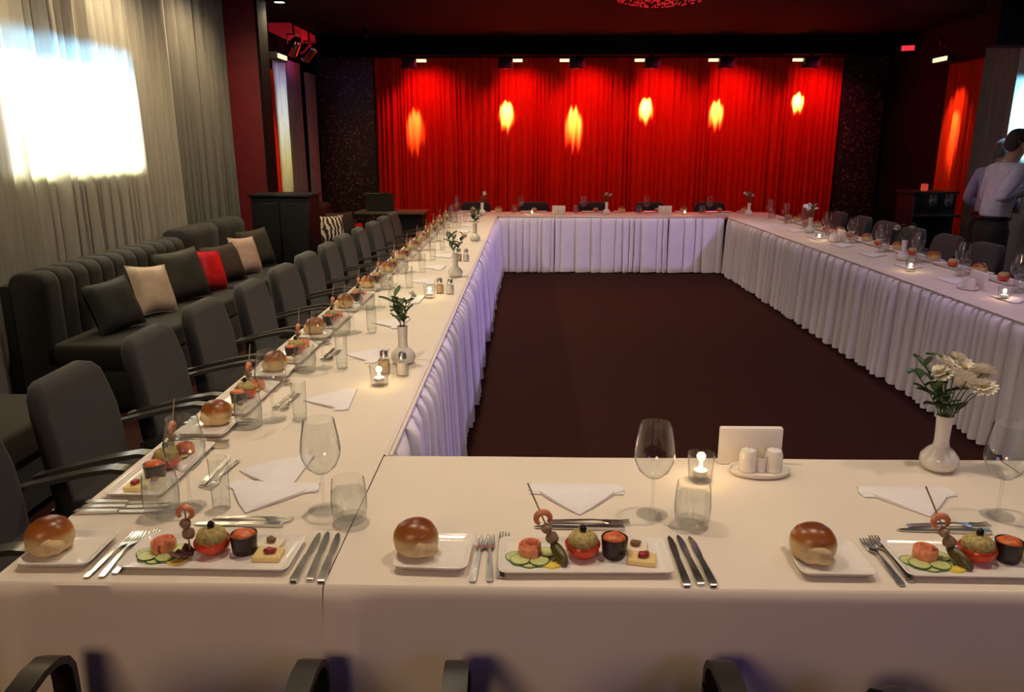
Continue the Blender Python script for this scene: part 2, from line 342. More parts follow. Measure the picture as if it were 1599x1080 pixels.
def link(name, data, parent=None, loc=None, rot=None, scale=None):
    o = bpy.data.objects.new(name, data); COL.objects.link(o)
    if parent: o.parent = parent
    if loc is not None: o.location = loc
    if rot is not None: o.rotation_euler = rot
    if scale is not None: o.scale = scale if hasattr(scale, '__len__') else (scale,) * 3
    return o
def tag(o, label, cat, group=None):
    o['label'] = label; o['category'] = cat
    if group: o['group'] = group
    return o
def struct(name, me, parent=None, **k):
    o = link(name, me, parent, **k)
    if parent is None: o['kind'] = 'structure'
    return o
# a kind of thing: one mesh, or a list of parts (part name, mesh[, list of sub-parts])
def put(name, kind, loc, rotz=0.0, label='', cat='', group=None, rot=None, scale=None):
    rot = rot if rot is not None else (0, 0, rotz)
    if not isinstance(kind, list):
        return tag(link(name, kind, None, loc, rot, scale), label, cat, group)
    t = link(name, None, None, loc, rot, scale); t.empty_display_size = 0.05
    for part in kind:
        p = link(part[0], part[1], t)
        for sub in (part[2] if len(part) > 2 else []): link(sub[0], sub[1], p)
    return tag(t, label, cat, group)
ORD = ['first', 'second', 'third', 'fourth', 'fifth', 'sixth', 'seventh', 'eighth', 'ninth', 'tenth', 'eleventh', 'twelfth', 'thirteenth', 'fourteenth', 'fifteenth', 'sixteenth']

# ------------------------------------------------------------------ room shell
struct('floor', MB().box(WX0 - 0.1, WX1 + 0.1, WY0 - 0.1, WY1 + 0.1, -0.1, 0).mesh('floor', 'carpet', False))
struct('ceiling', MB().box(WX0 - 0.1, WX1 + 0.1, WY0 - 0.1, WY1 + 0.1, CZ, CZ + 0.1).mesh('ceiling', 'ceil', False))
struct('wall_left', MB().box(WX0 - 0.1, WX0, WY0, WY1, 0, CZ).mesh('wall_left', 'wall', False))
struct('wall_right', MB().box(WX1, WX1 + 0.1, WY0, WY1, 0, CZ).mesh('wall_right', 'wall', False))
struct('wall_front', MB().box(WX0 - 0.1, WX1 + 0.1, WY0 - 0.1, WY0, 0, CZ).mesh('wall_front', 'wall', False))
bw = struct('wall_back', MB().box(WX0 - 0.1, WX1 + 0.1, WY1, WY1 + 0.1, 0, CZ).mesh('wall_back', 'wall', False))
for x0, x1 in ((-3.36, -2.46), (4.92, 5.60)):
    link('glitter_panel', MB().box(x0, x1, WY1 - 0.03, WY1 - 0.001, 0, 3.0).mesh('glitter_panel', 'glit', False), bw)
struct('trim_1', MB().box(WX0, WX1, WY1 - 0.5, WY1 - 0.16, 2.99, CZ).mesh('soffit', 'ceil', False))        # soffit over the red curtain
struct('trim_2', MB().box(-3.40, -2.98, 9.15, 9.42, 0, CZ).mesh('column', 'redpaint', False))              # red column
struct('trim_3', MB().box(-2.985, -2.955, 9.13, 9.44, 0, CZ).mesh('column_edge', 'wall', False))
struct('trim_4', MB().box(5.10, 5.60, 9.25, 9.55, 2.72, CZ).mesh('beam', 'ceil', False))

# ------------------------------------------------------------------ curtains
def drape(L, z0, z1, fold, depth, seed, rows=9, flare=0.35, sway=0.02):
    """hanging folds along +x from 0 to L, folds along y"""
    rnd = random.Random(seed); xs = []; x = 0.0
    while x < L:
        w = fold * rnd.uniform(0.6, 1.5); d = depth * rnd.uniform(0.55, 1.25)
        for k in range(6):
            t = k / 6; xx = x + w * t
            if xx > L: break
            prof = (0.5 - 0.5 * math.cos(2 * math.pi * t)) ** 0.8
            xs.append((xx, d * prof, rnd.uniform(-1, 1) * 0.12 * d, rnd.uniform(0, 6.28)))
        x += w
    xs.append((L, 0, 0, 0)); ph = rnd.uniform(0, 6.28)
    rs = []
    for j in range(rows):
        t = j / (rows - 1); z = z1 + (z0 - z1) * t
        rs.append([(xx + sway * t * math.sin(xx * 3.1 + ph + t * 1.5), dd * (0.75 + flare * t) + e * math.sin(t * 5 + p) , z) for xx, dd, e, p in xs])
    return MB().rings(rs, False)
# left wall, grey drapes facing +X
LP = [(1.2, 3.0), (3.02, 4.55), (4.57, 6.2), (6.22, 7.72)]
LLAB = ['nearest to camera', 'just left of the projection', 'carrying the left half of the projection', 'carrying the right end of the projection']
for i, (a, b) in enumerate(LP):
    m = drape(b - a, 0.02, 3.2, 0.115, 0.095, 10 + i)
    put('curtain', m.mesh('curtain', 'sheer'), (-3.40, a, 0), label='pale grey sheer curtain panel on left wall, ' + LLAB[i], cat='curtain', group='grey left wall curtains', rot=(0, 0, R(90)), scale=(1, -1, 1))
for i, (a, b) in enumerate([(7.725, 8.46), (8.43, 9.14)]):
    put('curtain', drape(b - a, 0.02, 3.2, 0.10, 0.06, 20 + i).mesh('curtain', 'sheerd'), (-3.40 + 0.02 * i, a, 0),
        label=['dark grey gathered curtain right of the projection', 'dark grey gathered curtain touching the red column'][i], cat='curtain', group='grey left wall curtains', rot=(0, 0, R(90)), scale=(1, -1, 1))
put('curtain', drape(1.05, 0.02, 2.62, 0.11, 0.06, 31).mesh('curtain', 'redc'), (-3.40, 9.85, 0), label='narrow red curtain just right of the red column', cat='curtain', rot=(0, 0, R(90)), scale=(1, -1, 1))
put('curtain', drape(0.50, 0.02, 2.82, 0.12, 0.05, 32).mesh('curtain', 'sheer'), (-3.40, 10.97, 0), label='pale curtain lit white and yellow in far left corner', cat='curtain', rot=(0, 0, R(90)), scale=(1, -1, 1))
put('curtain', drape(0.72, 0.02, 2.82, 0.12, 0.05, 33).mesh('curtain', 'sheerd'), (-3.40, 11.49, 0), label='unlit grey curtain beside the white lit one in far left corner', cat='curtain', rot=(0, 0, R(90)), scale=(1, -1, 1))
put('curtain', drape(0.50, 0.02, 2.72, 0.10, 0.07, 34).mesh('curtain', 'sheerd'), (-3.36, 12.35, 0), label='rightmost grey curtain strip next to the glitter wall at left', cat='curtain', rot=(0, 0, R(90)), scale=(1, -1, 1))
# right wall, facing -X
put('curtain', drape(0.85, 0.02, 2.70, 0.11, 0.06, 41).mesh('curtain', 'redc'), (5.60, 10.32, 0), label='narrow red curtain with one light pool on the right wall', cat='curtain', rot=(0, 0, R(90)))
for i, (a, b) in enumerate([(9.62, 10.28), (8.0, 9.60), (6.4, 7.98)]):
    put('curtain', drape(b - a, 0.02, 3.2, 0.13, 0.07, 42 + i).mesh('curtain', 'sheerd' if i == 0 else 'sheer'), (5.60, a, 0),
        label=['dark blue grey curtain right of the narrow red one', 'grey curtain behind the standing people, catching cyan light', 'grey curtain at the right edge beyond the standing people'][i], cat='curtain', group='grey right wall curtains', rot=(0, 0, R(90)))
# back wall: red curtain in panels, facing -Y
RX0, RX1 = -2.43, 4.88; NP = 7
for i in range(NP):
    a = RX0 + (RX1 - RX0) * i / NP; w = (RX1 - RX0) / NP + 0.004
    put('curtain', drape(w, 0.02, 2.985, 0.085, 0.055, 50 + i, sway=0.012).mesh('curtain', 'redc'), (a, 13.03, 0),
        label='tall red pleated stage curtain panel on back wall, ' + ORD[i] + ' from the left', cat='curtain', group='red curtain panels on the back wall', scale=(1, -1, 1))

# ------------------------------------------------------------------ curtain lamps
def pool(x, z, e, first, idx, power):
    k = [('housing', MB().rbox(0.22, 0.16, 0.15, 0.012, 1).mesh('housing', 'plasticb')),
         ('bracket', MB().box(-0.012, 0.012, -0.012, 0.012, 0.06, 0.17).mesh('bracket', 'plasticb', False)),
         ('lens', MB().lathe([(0.0, -0.077), (0.05, -0.077), (0.052, -0.073)], 14).mesh('lens', 'alu')),
         ('spill_glow', MB().rbox(0.15, 0.05, 0.04, 0.005, 1, (0.178 if e > 0 else -0.178, 0.05, 0.045)).mesh('spill_glow', 'warml'))]  # warm light spilling onto the soffit, added as a glowing block
    put('curtain_spotlight', k, (x, 12.56, 2.86), label='black box spotlight above the red curtain, ' + ORD[idx] + ' from the left', cat='spotlight', group='spotlights over the red curtain')
    spot('curtain_pool_lamp', (x, 12.62, 2.76), (x, 12.98, z), power * 34, (1.0, 0.86, 0.50), 19, 1.0, 0.02)
    spot('curtain_wash_lamp', (x + 0.25, 12.42, 2.90), (x, 12.98, 1.0), 52, (1.0, 0.03, 0.12), 150, 1.0, 0.05)
import math as _m
for i, (px, pz, e, pw) in enumerate([(-1.81, 2.03, 1, 38), (-0.35, 2.22, 1, 230), (0.72, 2.06, -1, 120), (1.85, 2.28, -1, 260), (2.96, 2.22, -1, 120), (4.22, 2.36, -1, 260)]):
    pool(px, pz, e, False, i, pw)
# side wall red curtain lamps
for (x, y, tx, lab) in ((-3.12, 10.3, -3.36, 'small wall lamp glowing above the narrow left red curtain'), (5.30, 10.75, 5.58, 'small wall lamp glowing above the narrow right red curtain')):
    s = 1 if x < 0 else -1
    put('wall_lamp', [('housing', MB().rbox(0.12, 0.42, 0.09, 0.01, 1).mesh('housing', 'plasticb')),
                      ('glow_slot', MB().rbox(0.02, 0.34, 0.05, 0.004, 1, (s * -0.068 if False else s * 0.066, -0.02, 0.0)).mesh('glow_slot', 'warml'))],
        (x, y, 2.72), label=lab, cat='wall lamp')
    spot('side_pool_lamp', (x, y, 2.64), (tx, y, 1.5), 60, (1.0, 0.45, 0.30), 70, 1.0, 0.03)
    if x > 0: spot('side_pool_lamp', (x, y, 2.64), (tx, y + 0.05, 1.85), 700, (1.0, 0.80, 0.45), 18, 0.9, 0.02)

# ------------------------------------------------------------------ ceiling fixtures
dl = [('trim_ring', MB().lathe([(0.060, 0.0), (0.080, 0.0), (0.082, -0.012), (0.062, -0.014)], 18).mesh('trim_ring', 'plasticb')),
      ('lamp_disc', MB().lathe([(0.0, -0.006), (0.058, -0.006), (0.059, -0.003)], 18).mesh('lamp_disc', 'whitel'))]
for i, (x, y, e, c, s) in enumerate(DOWN):
    vis = (x < -2 and y > 9)
    put('ceiling_downlight', dl, (x, y, CZ), label='bright recessed downlight in black ceiling above the red column' if vis else 'recessed downlight in the black ceiling out of the frame above',
        cat='downlight', group='recessed ceiling downlights')
# red bead chandelier
beads = MB(); rnd = random.Random(3)
for k in range(420):
    a = rnd.uniform(0, 6.283); r = 0.37 * math.sqrt(rnd.random()); z = rnd.choice([0.0, 0.02, 0.045, 0.07]) + 0.06 * (r / 0.37) ** 2
    q = 0.008; c = (r * math.cos(a), r * math.sin(a), z)
    beads.add([(c[0] + q, c[1], c[2]), (c[0] - q, c[1], c[2]), (c[0], c[1] + q, c[2]), (c[0], c[1] - q, c[2]), (c[0], c[1], c[2] + q), (c[0], c[1], c[2] - q)],
              [(0, 2, 4), (2, 1, 4), (1, 3, 4), (3, 0, 4), (2, 0, 5), (1, 2, 5), (3, 1, 5), (0, 3, 5)])
ch = put('chandelier', [('ceiling_plate', MB().lathe([(0.0, 0.60), (0.40, 0.60), (0.40, 0.52), (0.38, 0.52), (0.38, 0.14), (0.40, 0.14), (0.40, 0.12), (0.0, 0.12)], 32).mesh('ceiling_plate', 'black'))],
         (0.97, 6.2, 2.645), label='round chandelier of red crystal beads hanging from the ceiling', cat='chandelier')
bo = link('crystal_beads', beads.mesh('crystal_beads', 'redbead', False), ch); bo['kind'] = 'stuff'
# projectors
pj = [('body', MB().rbox(0.34, 0.30, 0.12, 0.015, 2).mesh('body', 'plasticb')),
      ('lens', MB().lathe([(0.0, 0.02), (0.035, 0.02), (0.04, 0.0)], 16, T4((-0.172, 0, -0.01)) @ RY(R(-90))).mesh('lens', 'chrome')),
      ('ceiling_mount', MB().lathe([(0.02, 0.06), (0.02, 0.29)], 10).mesh('ceiling_mount', 'plasticb'))]
put('projector', pj, (PROJ_L[0] + 0.22, PROJ_L[1], PROJ_L[2] + 0.01), label='black ceiling projector throwing the picture onto the left curtain', cat='projector', group='ceiling projectors')
put('projector', pj, (PROJ_R[0] - 0.22, PROJ_R[1], PROJ_R[2] + 0.01), R(180), label='black ceiling projector throwing cyan light onto the right curtain', cat='projector', group='ceiling projectors')
# pelmet and stage lights in the far left corner
put('pelmet', MB().rbox(0.30, 1.25, 0.11, 0.008, 1).mesh('pelmet', mat('pelmet_red_glow', (0.45, 0.015, 0.03), 0.4, emit=(1, 0.03, 0.05), estr=0.12)), (-3.28, 11.62, 3.165), label='red lit pelmet under the ceiling in far left corner', cat='pelmet')  # red light on the pelmet put into its colour and faint emission
sl = [('yoke', MB().tube([(-0.09, 0, 0.02), (-0.09, 0, 0.14), (0.09, 0, 0.14), (0.09, 0, 0.02)], 0.01, 6).mesh('yoke', 'chrome')),
      ('head', MB().lathe([(0.0, 0.12), (0.05, 0.12), (0.07, 0.08), (0.075, -0.08), (0.085, -0.10), (0.085, -0.12), (0.0, -0.12)], 16, RX(R(55))).mesh('head', 'chrome')),
      ('lens', MB().lathe([(0.0, -0.122), (0.07, -0.122)], 16, RX(R(55))).mesh('lens', 'bluel')),
      ('hanger', MB().tube([(0, 0, 0.14), (0, 0, 0.30)], 0.012, 6).mesh('hanger', 'plasticb'))]
put('stage_light', sl, (-3.02, 10.72, 2.90), R(40), label='chrome stage light with blue glow left of the red lit pelmet', cat='stage light', group='stage lights in the far left corner')
put('stage_light', sl, (-3.02, 11.45, 2.90), R(60), label='chrome stage light hanging below the middle of red lit pelmet', cat='stage light', group='stage lights in the far left corner')
projector_light('corner_lamp', (-2.2, 11.3, 3.08), toward('-x'), 900, (-0.34 / 1.2, 0.19 / 1.2, -2.3 / 1.2, -0.30 / 1.2), [(0, (0.30, 0.45, 0.08)), (0.30, (1, 1, 0.35)), (0.6, (0.8, 0.95, 0.9)), (0.85, (0.16, 0.20, 0.28)), (1.0, (0.06, 0.05, 0.09))], 140)
spot('corner_lamp', (-2.9, 11.6, 2.8), (-3.3, 11.7, 3.0), 6, (1.0, 0.05, 0.08), 120, 0.7, 0.03)
# little ceiling spots
cs = [('stem', MB().tube([(0, 0, 0.0), (0, 0, -0.07)], 0.012, 6).mesh('stem', 'plasticb')),
      ('barrel', MB().lathe([(0.0, 0.05), (0.035, 0.05), (0.04, -0.06), (0.0, -0.055)], 12, T4((0, 0, -0.11)) @ RX(R(-35))).mesh('barrel', 'chrome')),
      ('lens', MB().lathe([(0.0, -0.061), (0.03, -0.061)], 12, T4((0, 0, -0.11)) @ RX(R(-35))).mesh('lens', 'plasticb'))]
for (x, y, z, lab) in ((-2.20, 11.3, CZ, 'small chrome ceiling spot near the red lit pelmet'), (5.02, 12.4, 3.10, 'small chrome spot right of the red curtain top'), (5.45, 11.15, 3.10, 'small chrome spot above the narrow right red curtain')):
    put('ceiling_spot', cs, (x, y, z), label=lab, cat='spotlight', group='small ceiling spots')
put('exit_light', [('box', MB().rbox(0.20, 0.06, 0.10, 0.008, 1).mesh('box', 'plasticb')), ('panel', MB().box(-0.085, 0.085, -0.033, -0.03, -0.035, 0.035).mesh('panel', 'redl', False))],
    (5.52, 12.3, 3.03), R(-25), label='small red glowing sign high on the right wall', cat='sign')
# made-up fixtures for the added violet and amber lamps
for (x, y) in ((4.9, 6.2), (4.2, 4.2), (2.6, 4.2), (2.4, -2.4), (-1.6, -2.4)):
    put('added_wash_light', [('head', MB().lathe([(0.0, 0.16), (0.09, 0.16), (0.10, 0.06), (0.10, 0.04)], 16).mesh('head', 'plasticb')), ('hanger', MB().tube([(0, 0, 0.15), (0, 0, CZ - 3.02)], 0.012, 6).mesh('hanger', 'plasticb'))],
        (x, y, 3.02), label='added black colour wash lamp on the ceiling out of the frame', cat='stage light', group='added colour wash lamps on the ceiling')

# ------------------------------------------------------------------ banquet tables, cloths, skirts
def table_kind(lx, ly):
    k = [('tabletop', MB().rbox(lx - 0.03, ly - 0.03, 0.03, 0.004, 1, (0, 0, TZ - 0.024)).mesh('tabletop', 'wood'))]
    for sx in (-1, 1):
        for sy in (-1, 1):
            k.append(('leg', MB().tube([(sx * (lx / 2 - 0.10), sy * (ly / 2 - 0.10), 0), (sx * (lx / 2 - 0.10), sy * (ly / 2 - 0.10), TZ - 0.04)], 0.016, 8).mesh('leg', 'plasticb')))
    return k
def cloth_mesh(x0, x1, y0, y1, sides, seed, L=0.69):
    """flat sheet with hanging drops on the exposed sides (s,n,w,e), folded corners"""
    rnd = random.Random(seed); mb = MB(); p = [rnd.uniform(0, 6.28) for _ in range(6)]
    nx, ny = max(8, int((x1 - x0) / 0.06)), max(8, int((y1 - y0) / 0.06))
    z = lambda x, y: TZ - 0.0012 + 0.0008 * math.sin(9 * x + p[0]) * math.sin(7 * y + p[1])
    r = 0.008
    mb.grid(lambda u, v: (x0 + (x1 - x0) * u, y0 + (y1 - y0) * v, z(x0 + (x1 - x0) * u, y0 + (y1 - y0) * v)), nx, ny)
    def drop(a, b, nrm, L=L, amp=1.0):
        a, b, nrm = Vector(a), Vector(b), Vector(nrm); ln = (b - a).length; n = int(ln / 0.022); rows = 26
        rs = []
        for j in range(rows + 1):
            t = j / rows; row = []
            for i in range(n + 1):
                s = i / n * ln; base = a + (b - a) * (i / n)
                e0, e1 = s, ln - s
                wave = 0.014 * math.sin(5.2 * s + p[2] + 1.2 * t) + 0.009 * math.sin(11.0 * s + p[3] - 2.0 * t)
                fold = 0.10 * math.exp(-(e0 - 0.03 - 0.07 * t) ** 2 / 0.0025) + 0.05 * math.exp(-(e1 - 0.02 - 0.05 * t) ** 2 / 0.0035)
                crease = 0.03 * (0.5 + 0.5 * math.sin(2.6 * s + 3.0 * t + p[4])) * t * t + 0.012 * (0.5 + 0.5 * math.sin(7.0 * s - 4.0 * t + p[5])) * t
                out = (0.010 + amp * (wave * t * t * (3 - 2 * t) + fold * t + crease + 0.012 * t)) if j else 0.0
                if j == 1: out = r * 0.9
                zz = z(base.x, base.y) if j == 0 else TZ - 0.002 - r * 0.5 - (L - r) * ((j - 1) / (rows - 1))
                shift = -0.03 * t * math.exp(-e0 / 0.05) + 0.03 * t * math.exp(-e1 / 0.05)
                d = base + nrm * out + (b - a).normalized() * (shift * 0.3)
                row.append((d.x, d.y, zz))
            rs.append(row)
        mb.rings(rs, False)
    if 's' in sides: drop((x0, y0, 0), (x1, y0, 0), (0, -1, 0))
    if 'n' in sides: drop((x1, y1, 0), (x0, y1, 0), (0, 1, 0), L, 0.3)
    if 'w' in sides: drop((x0, y1, 0), (x0, y0, 0), (-1, 0, 0), L, 0.3)
    if 'e' in sides: drop((x1, y0, 0), (x1, y1, 0), (1, 0, 0), L, 0.3)
    if 'P' in sides: drop((x1, YN1 + 0.012, 0), (x1, y1, 0), (1, 0, 0), 0.04, 0.0)
    if 'Q' in sides: drop((x0, y1, 0), (x0, YN1 + 0.012, 0), (-1, 0, 0), 0.04, 0.0)
    if 'E' in sides: drop((x1, y0, 0), (x1, y1, 0), (1, 0, 0), 0.04, 0.0)
    if 'W' in sides: drop((x0, y1, 0), (x0, y0, 0), (-1, 0, 0), 0.04, 0.0)
    if 'S' in sides: drop((x0, y0, 0), (x1, y0, 0), (0, -1, 0), 0.04, 0.0)
    if 'N' in sides: drop((x1, y1, 0), (x0, y1, 0), (0, 1, 0), 0.3, 0.0)
    return mb
def skirt(L, seed):
    """pleated skirt along +x, outside towards -y, hung from a plain binding"""
    rnd = random.Random(seed); xs = []; x = 0.0
    while x < L - 0.03:
        w = rnd.choice([0.06, 0.08, 0.10, 0.13, 0.19]) * rnd.uniform(0.85, 1.15); d = rnd.uniform(0.042, 0.072)
        w = min(w, L - x)
        ph = rnd.uniform(0, 6.28)
        for t, o in ((0.05, 0.0), (0.0, 0.55), (0.04, 0.9), (0.20, 1.0), (0.55, 0.82), (0.85, 0.50), (1.02, 0.20), (1.08, 0.0)):
            xs.append((x + w * t, d * o, ph))
        x += w
    rs = []
    for j, t in enumerate((0, 0.02, 0.06, 0.14, 0.3, 0.55, 0.8, 1.0)):
        zz = TZ - 0.02 - (TZ - 0.035) * t; amp = (0.15, 0.55, 0.85, 0.95, 1.0, 1.08, 1.18, 1.3)[j]
        rs.append([(min(L, max(0, xx)) + 0.008 * t * math.sin(ph + 2 * t), -0.012 - o * amp - 0.012 * t - 0.004 * t * math.sin(ph), zz + (0.004 * math.sin(ph) if t == 1 else 0)) for xx, o, ph in xs])
    body = MB().rings(rs, False)
    band = MB()
    n = int(L / 0.05)
    pts = [(L * i / n, -0.016 - 0.0015 * (i % 2), TZ - 0.012 + 0.003 * (i % 2)) for i in range(n + 1)]
    band.tube(pts, 0.007, 6)
    return [('pleats', body.mesh('pleats', 'skirt', True, 60)), ('binding', band.mesh('binding', 'cloth'))]
tabs = []   # x0,x1,y0,y1,sides,row,index
tl = (YF0 - YN0) / 5
for k in range(5):
    tabs.append((XL0, XL1, YN0 + tl * k, YN0 + tl * (k + 1), 'wsP' if k == 0 else 'wE', 'left', k))
    tabs.append((XR0, XR1, YN0 + tl * k, YN0 + tl * (k + 1), 'esQ' if k == 0 else 'eW', 'right', k))
tabs += [(XL1, 1.40, YN0, YN1, 'sN', 'near', 0), (1.40, XR0, YN0, YN1, 'sN', 'near', 1)]
for k in range(3):
    w = (XR1 - XL0) / 3; tabs.append((XL0 + w * k, XL0 + w * (k + 1), YF0, YF1, 'n' + ('w' if k == 0 else 'e' if k == 2 else 'S'), 'far', k))
WHERE = {'left': 'in left row, %s from camera', 'right': 'in right row, %s from camera', 'near': 'in nearest row, %s from left', 'far': 'in far row, %s from left'}
for i, (x0, x1, y0, y1, sides, row, k) in enumerate(tabs):
    w = WHERE[row] % ORD[k]; g = 0.0015
    put('banquet_table', table_kind(x1 - x0, y1 - y0), ((x0 + x1) / 2, (y0 + y1) / 2, 0), label='folding banquet table under white cloth ' + w, cat='table', group='banquet tables of the square')
    put('tablecloth', cloth_mesh(x0 + g, x1 - g, y0 + g, y1 - g, sides, 100 + i).mesh('tablecloth', 'cloth', True, 50), (0, 0, 0), label='white tablecloth ' + w, cat='tablecloth', group='white tablecloths')
    if row == 'left':
        a = y0 if k else YN1 + 0.02
        put('table_skirt', skirt(y1 - a - 0.004, 200 + i), (x1, a, 0), R(90), 'pleated white table skirt in violet light ' + w, 'table skirt', 'pleated table skirts')
    if row == 'right':
        a = y0 if k else YN1 + 0.02
        put('table_skirt', skirt(y1 - a - 0.004, 200 + i), (x0, a, 0), R(90), 'pleated greyish white table skirt ' + w, 'table skirt', 'pleated table skirts', scale=(1, -1, 1))
    if row == 'far':
        a, b = max(x0, XL1 + 0.04), min(x1, XR0 - 0.04)
        put('table_skirt', skirt(b - a - 0.004, 200 + i), (a, y0, 0), 0, 'pleated lilac lit table skirt ' + w, 'table skirt', 'pleated table skirts')

# ------------------------------------------------------------------ tableware kinds
def rrect(a, b, r, n=4):
    pts = []
    for cx, cy, a0 in ((a - r, b - r, 0), (-a + r, b - r, 90), (-a + r, -b + r, 180), (a - r, -b + r, 270)):
        for k in range(n + 1):
            t = R(a0 + 90 * k / n); pts.append((cx + r * math.cos(t), cy + r * math.sin(t)))
    return pts
def plate(a, b, r, h):
    rs = []
    for off, z in ((-0.022, 0.0), (-0.016, 0.0005), (-0.002, h - 0.004), (0.0, h - 0.001), (-0.0025, h), (-0.006, h - 0.002), (-0.016, h - 0.008), (-0.022, h - 0.0095)):
        rs.append([(x, y, z) for x, y in rrect(a + off, b + off, max(0.004, r + off * 0.5))])
    return MB().rings(rs, True, True, True)
PH = 0.017
platter_me = plate(0.190, 0.080, 0.016, PH).mesh('platter', 'china', True, 60)
bread_me = plate(0.082, 0.080, 0.020, 0.019).mesh('bread_plate', 'china', True, 60)
PF = PH - 0.0095   # food level on the platter
def wine():
    o = [(0.005, 0.098), (0.020, 0.104), (0.038, 0.121), (0.0485, 0.146), (0.0505, 0.165), (0.047, 0.196), (0.0415, 0.226), (0.0385, 0.243)]
    inn = [(r - 0.0012, z) for r, z in reversed(o[1:])] + [(0.003, 0.1035)]
    return [('bowl', MB().lathe(o + inn, 28).mesh('bowl', 'glass')),
            ('stem', MB().lathe([(0.0, 0.104), (0.006, 0.100), (0.0042, 0.085), (0.0038, 0.05), (0.0045, 0.018), (0.010, 0.007)], 12).mesh('stem', 'gsolid')),
            ('foot', MB().lathe([(0.0, 0.010), (0.010, 0.007), (0.025, 0.0035), (0.0395, 0.0022), (0.040, 0.001), (0.038, 0.0), (0.0, 0.0)], 28).mesh('foot', 'gsolid'))]
def tumbler():
    o = [(0.034, 0.0), (0.039, 0.006), (0.0435, 0.035), (0.0445, 0.055), (0.043, 0.085), (0.040, 0.112)]
    inn = [(r - 0.0015, z) for r, z in reversed(o[2:])] + [(0.037, 0.015), (0.0, 0.013)]
    return [('wall', MB().lathe(o[1:] + inn[:-2], 26).mesh('wall', 'glass')),
            ('base', MB().lathe([(0.0, 0.0), (0.034, 0.0), (0.039, 0.006), (0.0405, 0.014), (0.0, 0.012)], 26).mesh('base', 'gsolid')),
            ('water', MB().lathe([(0.0, 0.0145), (0.036, 0.0155), (0.0415, 0.035), (0.0425, 0.055), (0.0412, 0.082), (0.0, 0.0825)], 26).mesh('water', 'water'))]
def tallglass():
    o = [(0.021, 0.002), (0.0225, 0.02), (0.0245, 0.138)]
    return [('wall', MB().lathe(o + [(0.0235, 0.138), (0.0212, 0.02)], 20).mesh('wall', 'glass')),
            ('base', MB().lathe([(0.0, 0.0), (0.020, 0.0), (0.0222, 0.004), (0.0212, 0.022), (0.0, 0.022)], 20).mesh('base', 'gsolid'))]
WINE, TUMB, TALL = wine(), tumbler(), tallglass()
def fork_me():
    mb = MB(); t = 0.0018
    def strip(pts):  # x half width, y, z
        rs = [[(-w, y, z - t / 2), (w, y, z - t / 2), (w * 0.9, y, z + t / 2), (-w * 0.9, y, z + t / 2)] for w, y, z in pts]
        mb.rings(rs, True, True, True)
    strip([(0.0065, -0.100, 0.003), (0.0075, -0.092, 0.0035), (0.0055, -0.03, 0.007), (0.0032, 0.01, 0.009), (0.0035, 0.03, 0.0075), (0.011, 0.045, 0.005), (0.012, 0.055, 0.0035)])
    for k in range(4):
        x = -0.0102 + k * 0.0068
        mb.rings([[(x - w, y, z - t / 2), (x + w, y, z - t / 2), (x + w, y, z + t / 2), (x - w, y, z + t / 2)] for w, y, z in ((0.0019, 0.054, 0.0036), (0.0018, 0.08, 0.0028), (0.0012, 0.100, 0.006))], True, True, True)
    return mb.mesh('fork', 'steel', True, 30)
def knife_kind():
    h = MB(); h.rings([[(x * w, y, 0.0005 + (zz + 1) * hh) for x, zz in ((-1, -1), (1, -1), (1, 1), (-1, 1))] for w, y, hh in ((0.006, -0.11, 0.0028), (0.009, -0.105, 0.004), (0.0078, -0.05, 0.0038), (0.0065, 0.0, 0.0032))], True, True, True)
    b = MB(); b.prism([(-0.006, 0.0), (0.0065, 0.0), (0.0085, 0.02), (0.0095, 0.07), (0.006, 0.098), (0.0, 0.112), (-0.005, 0.10), (-0.007, 0.05)], 0.002, 0.0042)
    return [('handle', h.mesh('handle', 'steel', True, 50)), ('blade', b.mesh('blade', 'steel', True, 30))]
FORK, KNIFE = fork_me(), knife_kind()
def napkin_kind(seed):
    rnd = random.Random(seed); j = lambda a: rnd.uniform(-a, a)
    base = MB().prism([(-0.125, 0.045 + j(.008)), (0.125, 0.045 + j(.008)), (0.128, 0.07), (0.118, 0.085), (0.10, 0.10), (-0.10, 0.10), (-0.12, 0.085), (-0.128, 0.07)], 0.0, 0.003)
    tip = -0.075 + j(0.01); tx = j(0.012)
    fl = MB()
    def f(u, v):
        wd = 0.120 * (1 - (1 - v) ** 1.35) + 0.001
        q = u * 2 - 1
        x = q * wd + tx * (1 - v); y = tip + (0.10 - tip) * v
        lift = math.sin(math.pi * min(1, 0.04 + v * 0.96)) * (1 - 0.75 * q * q)
        zz = 0.0022 + 0.0035 * min(1, v * 2.2) + 0.010 * lift
        return (x, y, zz)
    fl.grid(f, 14, 10)
    rim = [f(i / 14, 0) for i in range(15)] + [f(1, i / 10) for i in range(1, 11)] + [f(1 - i / 14, 1) for i in range(1, 15)] + [f(0, 1 - i / 10) for i in range(1, 10)]
    fl.rings([rim, [(x, y, 0.0004) for x, y, _ in rim]], True)
    wings = []
    for s in (-1, 1):
        wing = MB(); wings.append(wing); wp = [(s * 0.080, 0.035, 0.003), (s * 0.130, 0.062, 0.004 + abs(j(.003))), (s * 0.122, 0.092, 0.005), (s * 0.08, 0.097, 0.004)]
        wing.add(wp + [(s * 0.10, 0.072, 0.010)] + [(x, y, 0.0) for x, y, _ in wp], [(0, 1, 4), (1, 2, 4), (2, 3, 4), (3, 0, 4)] + [(i, (i + 1) % 4, 5 + (i + 1) % 4, 5 + i) for i in range(4)])
    return [('base_fold', base.mesh('base_fold', 'napkin', True, 30)), ('top_flap', fl.mesh('top_flap', 'napkin', True, 60)), *[('side_fold', w.mesh('side_fold', 'napkin', True, 60)) for w in wings]]
NAPK = [napkin_kind(s) for s in (1, 2, 3)]
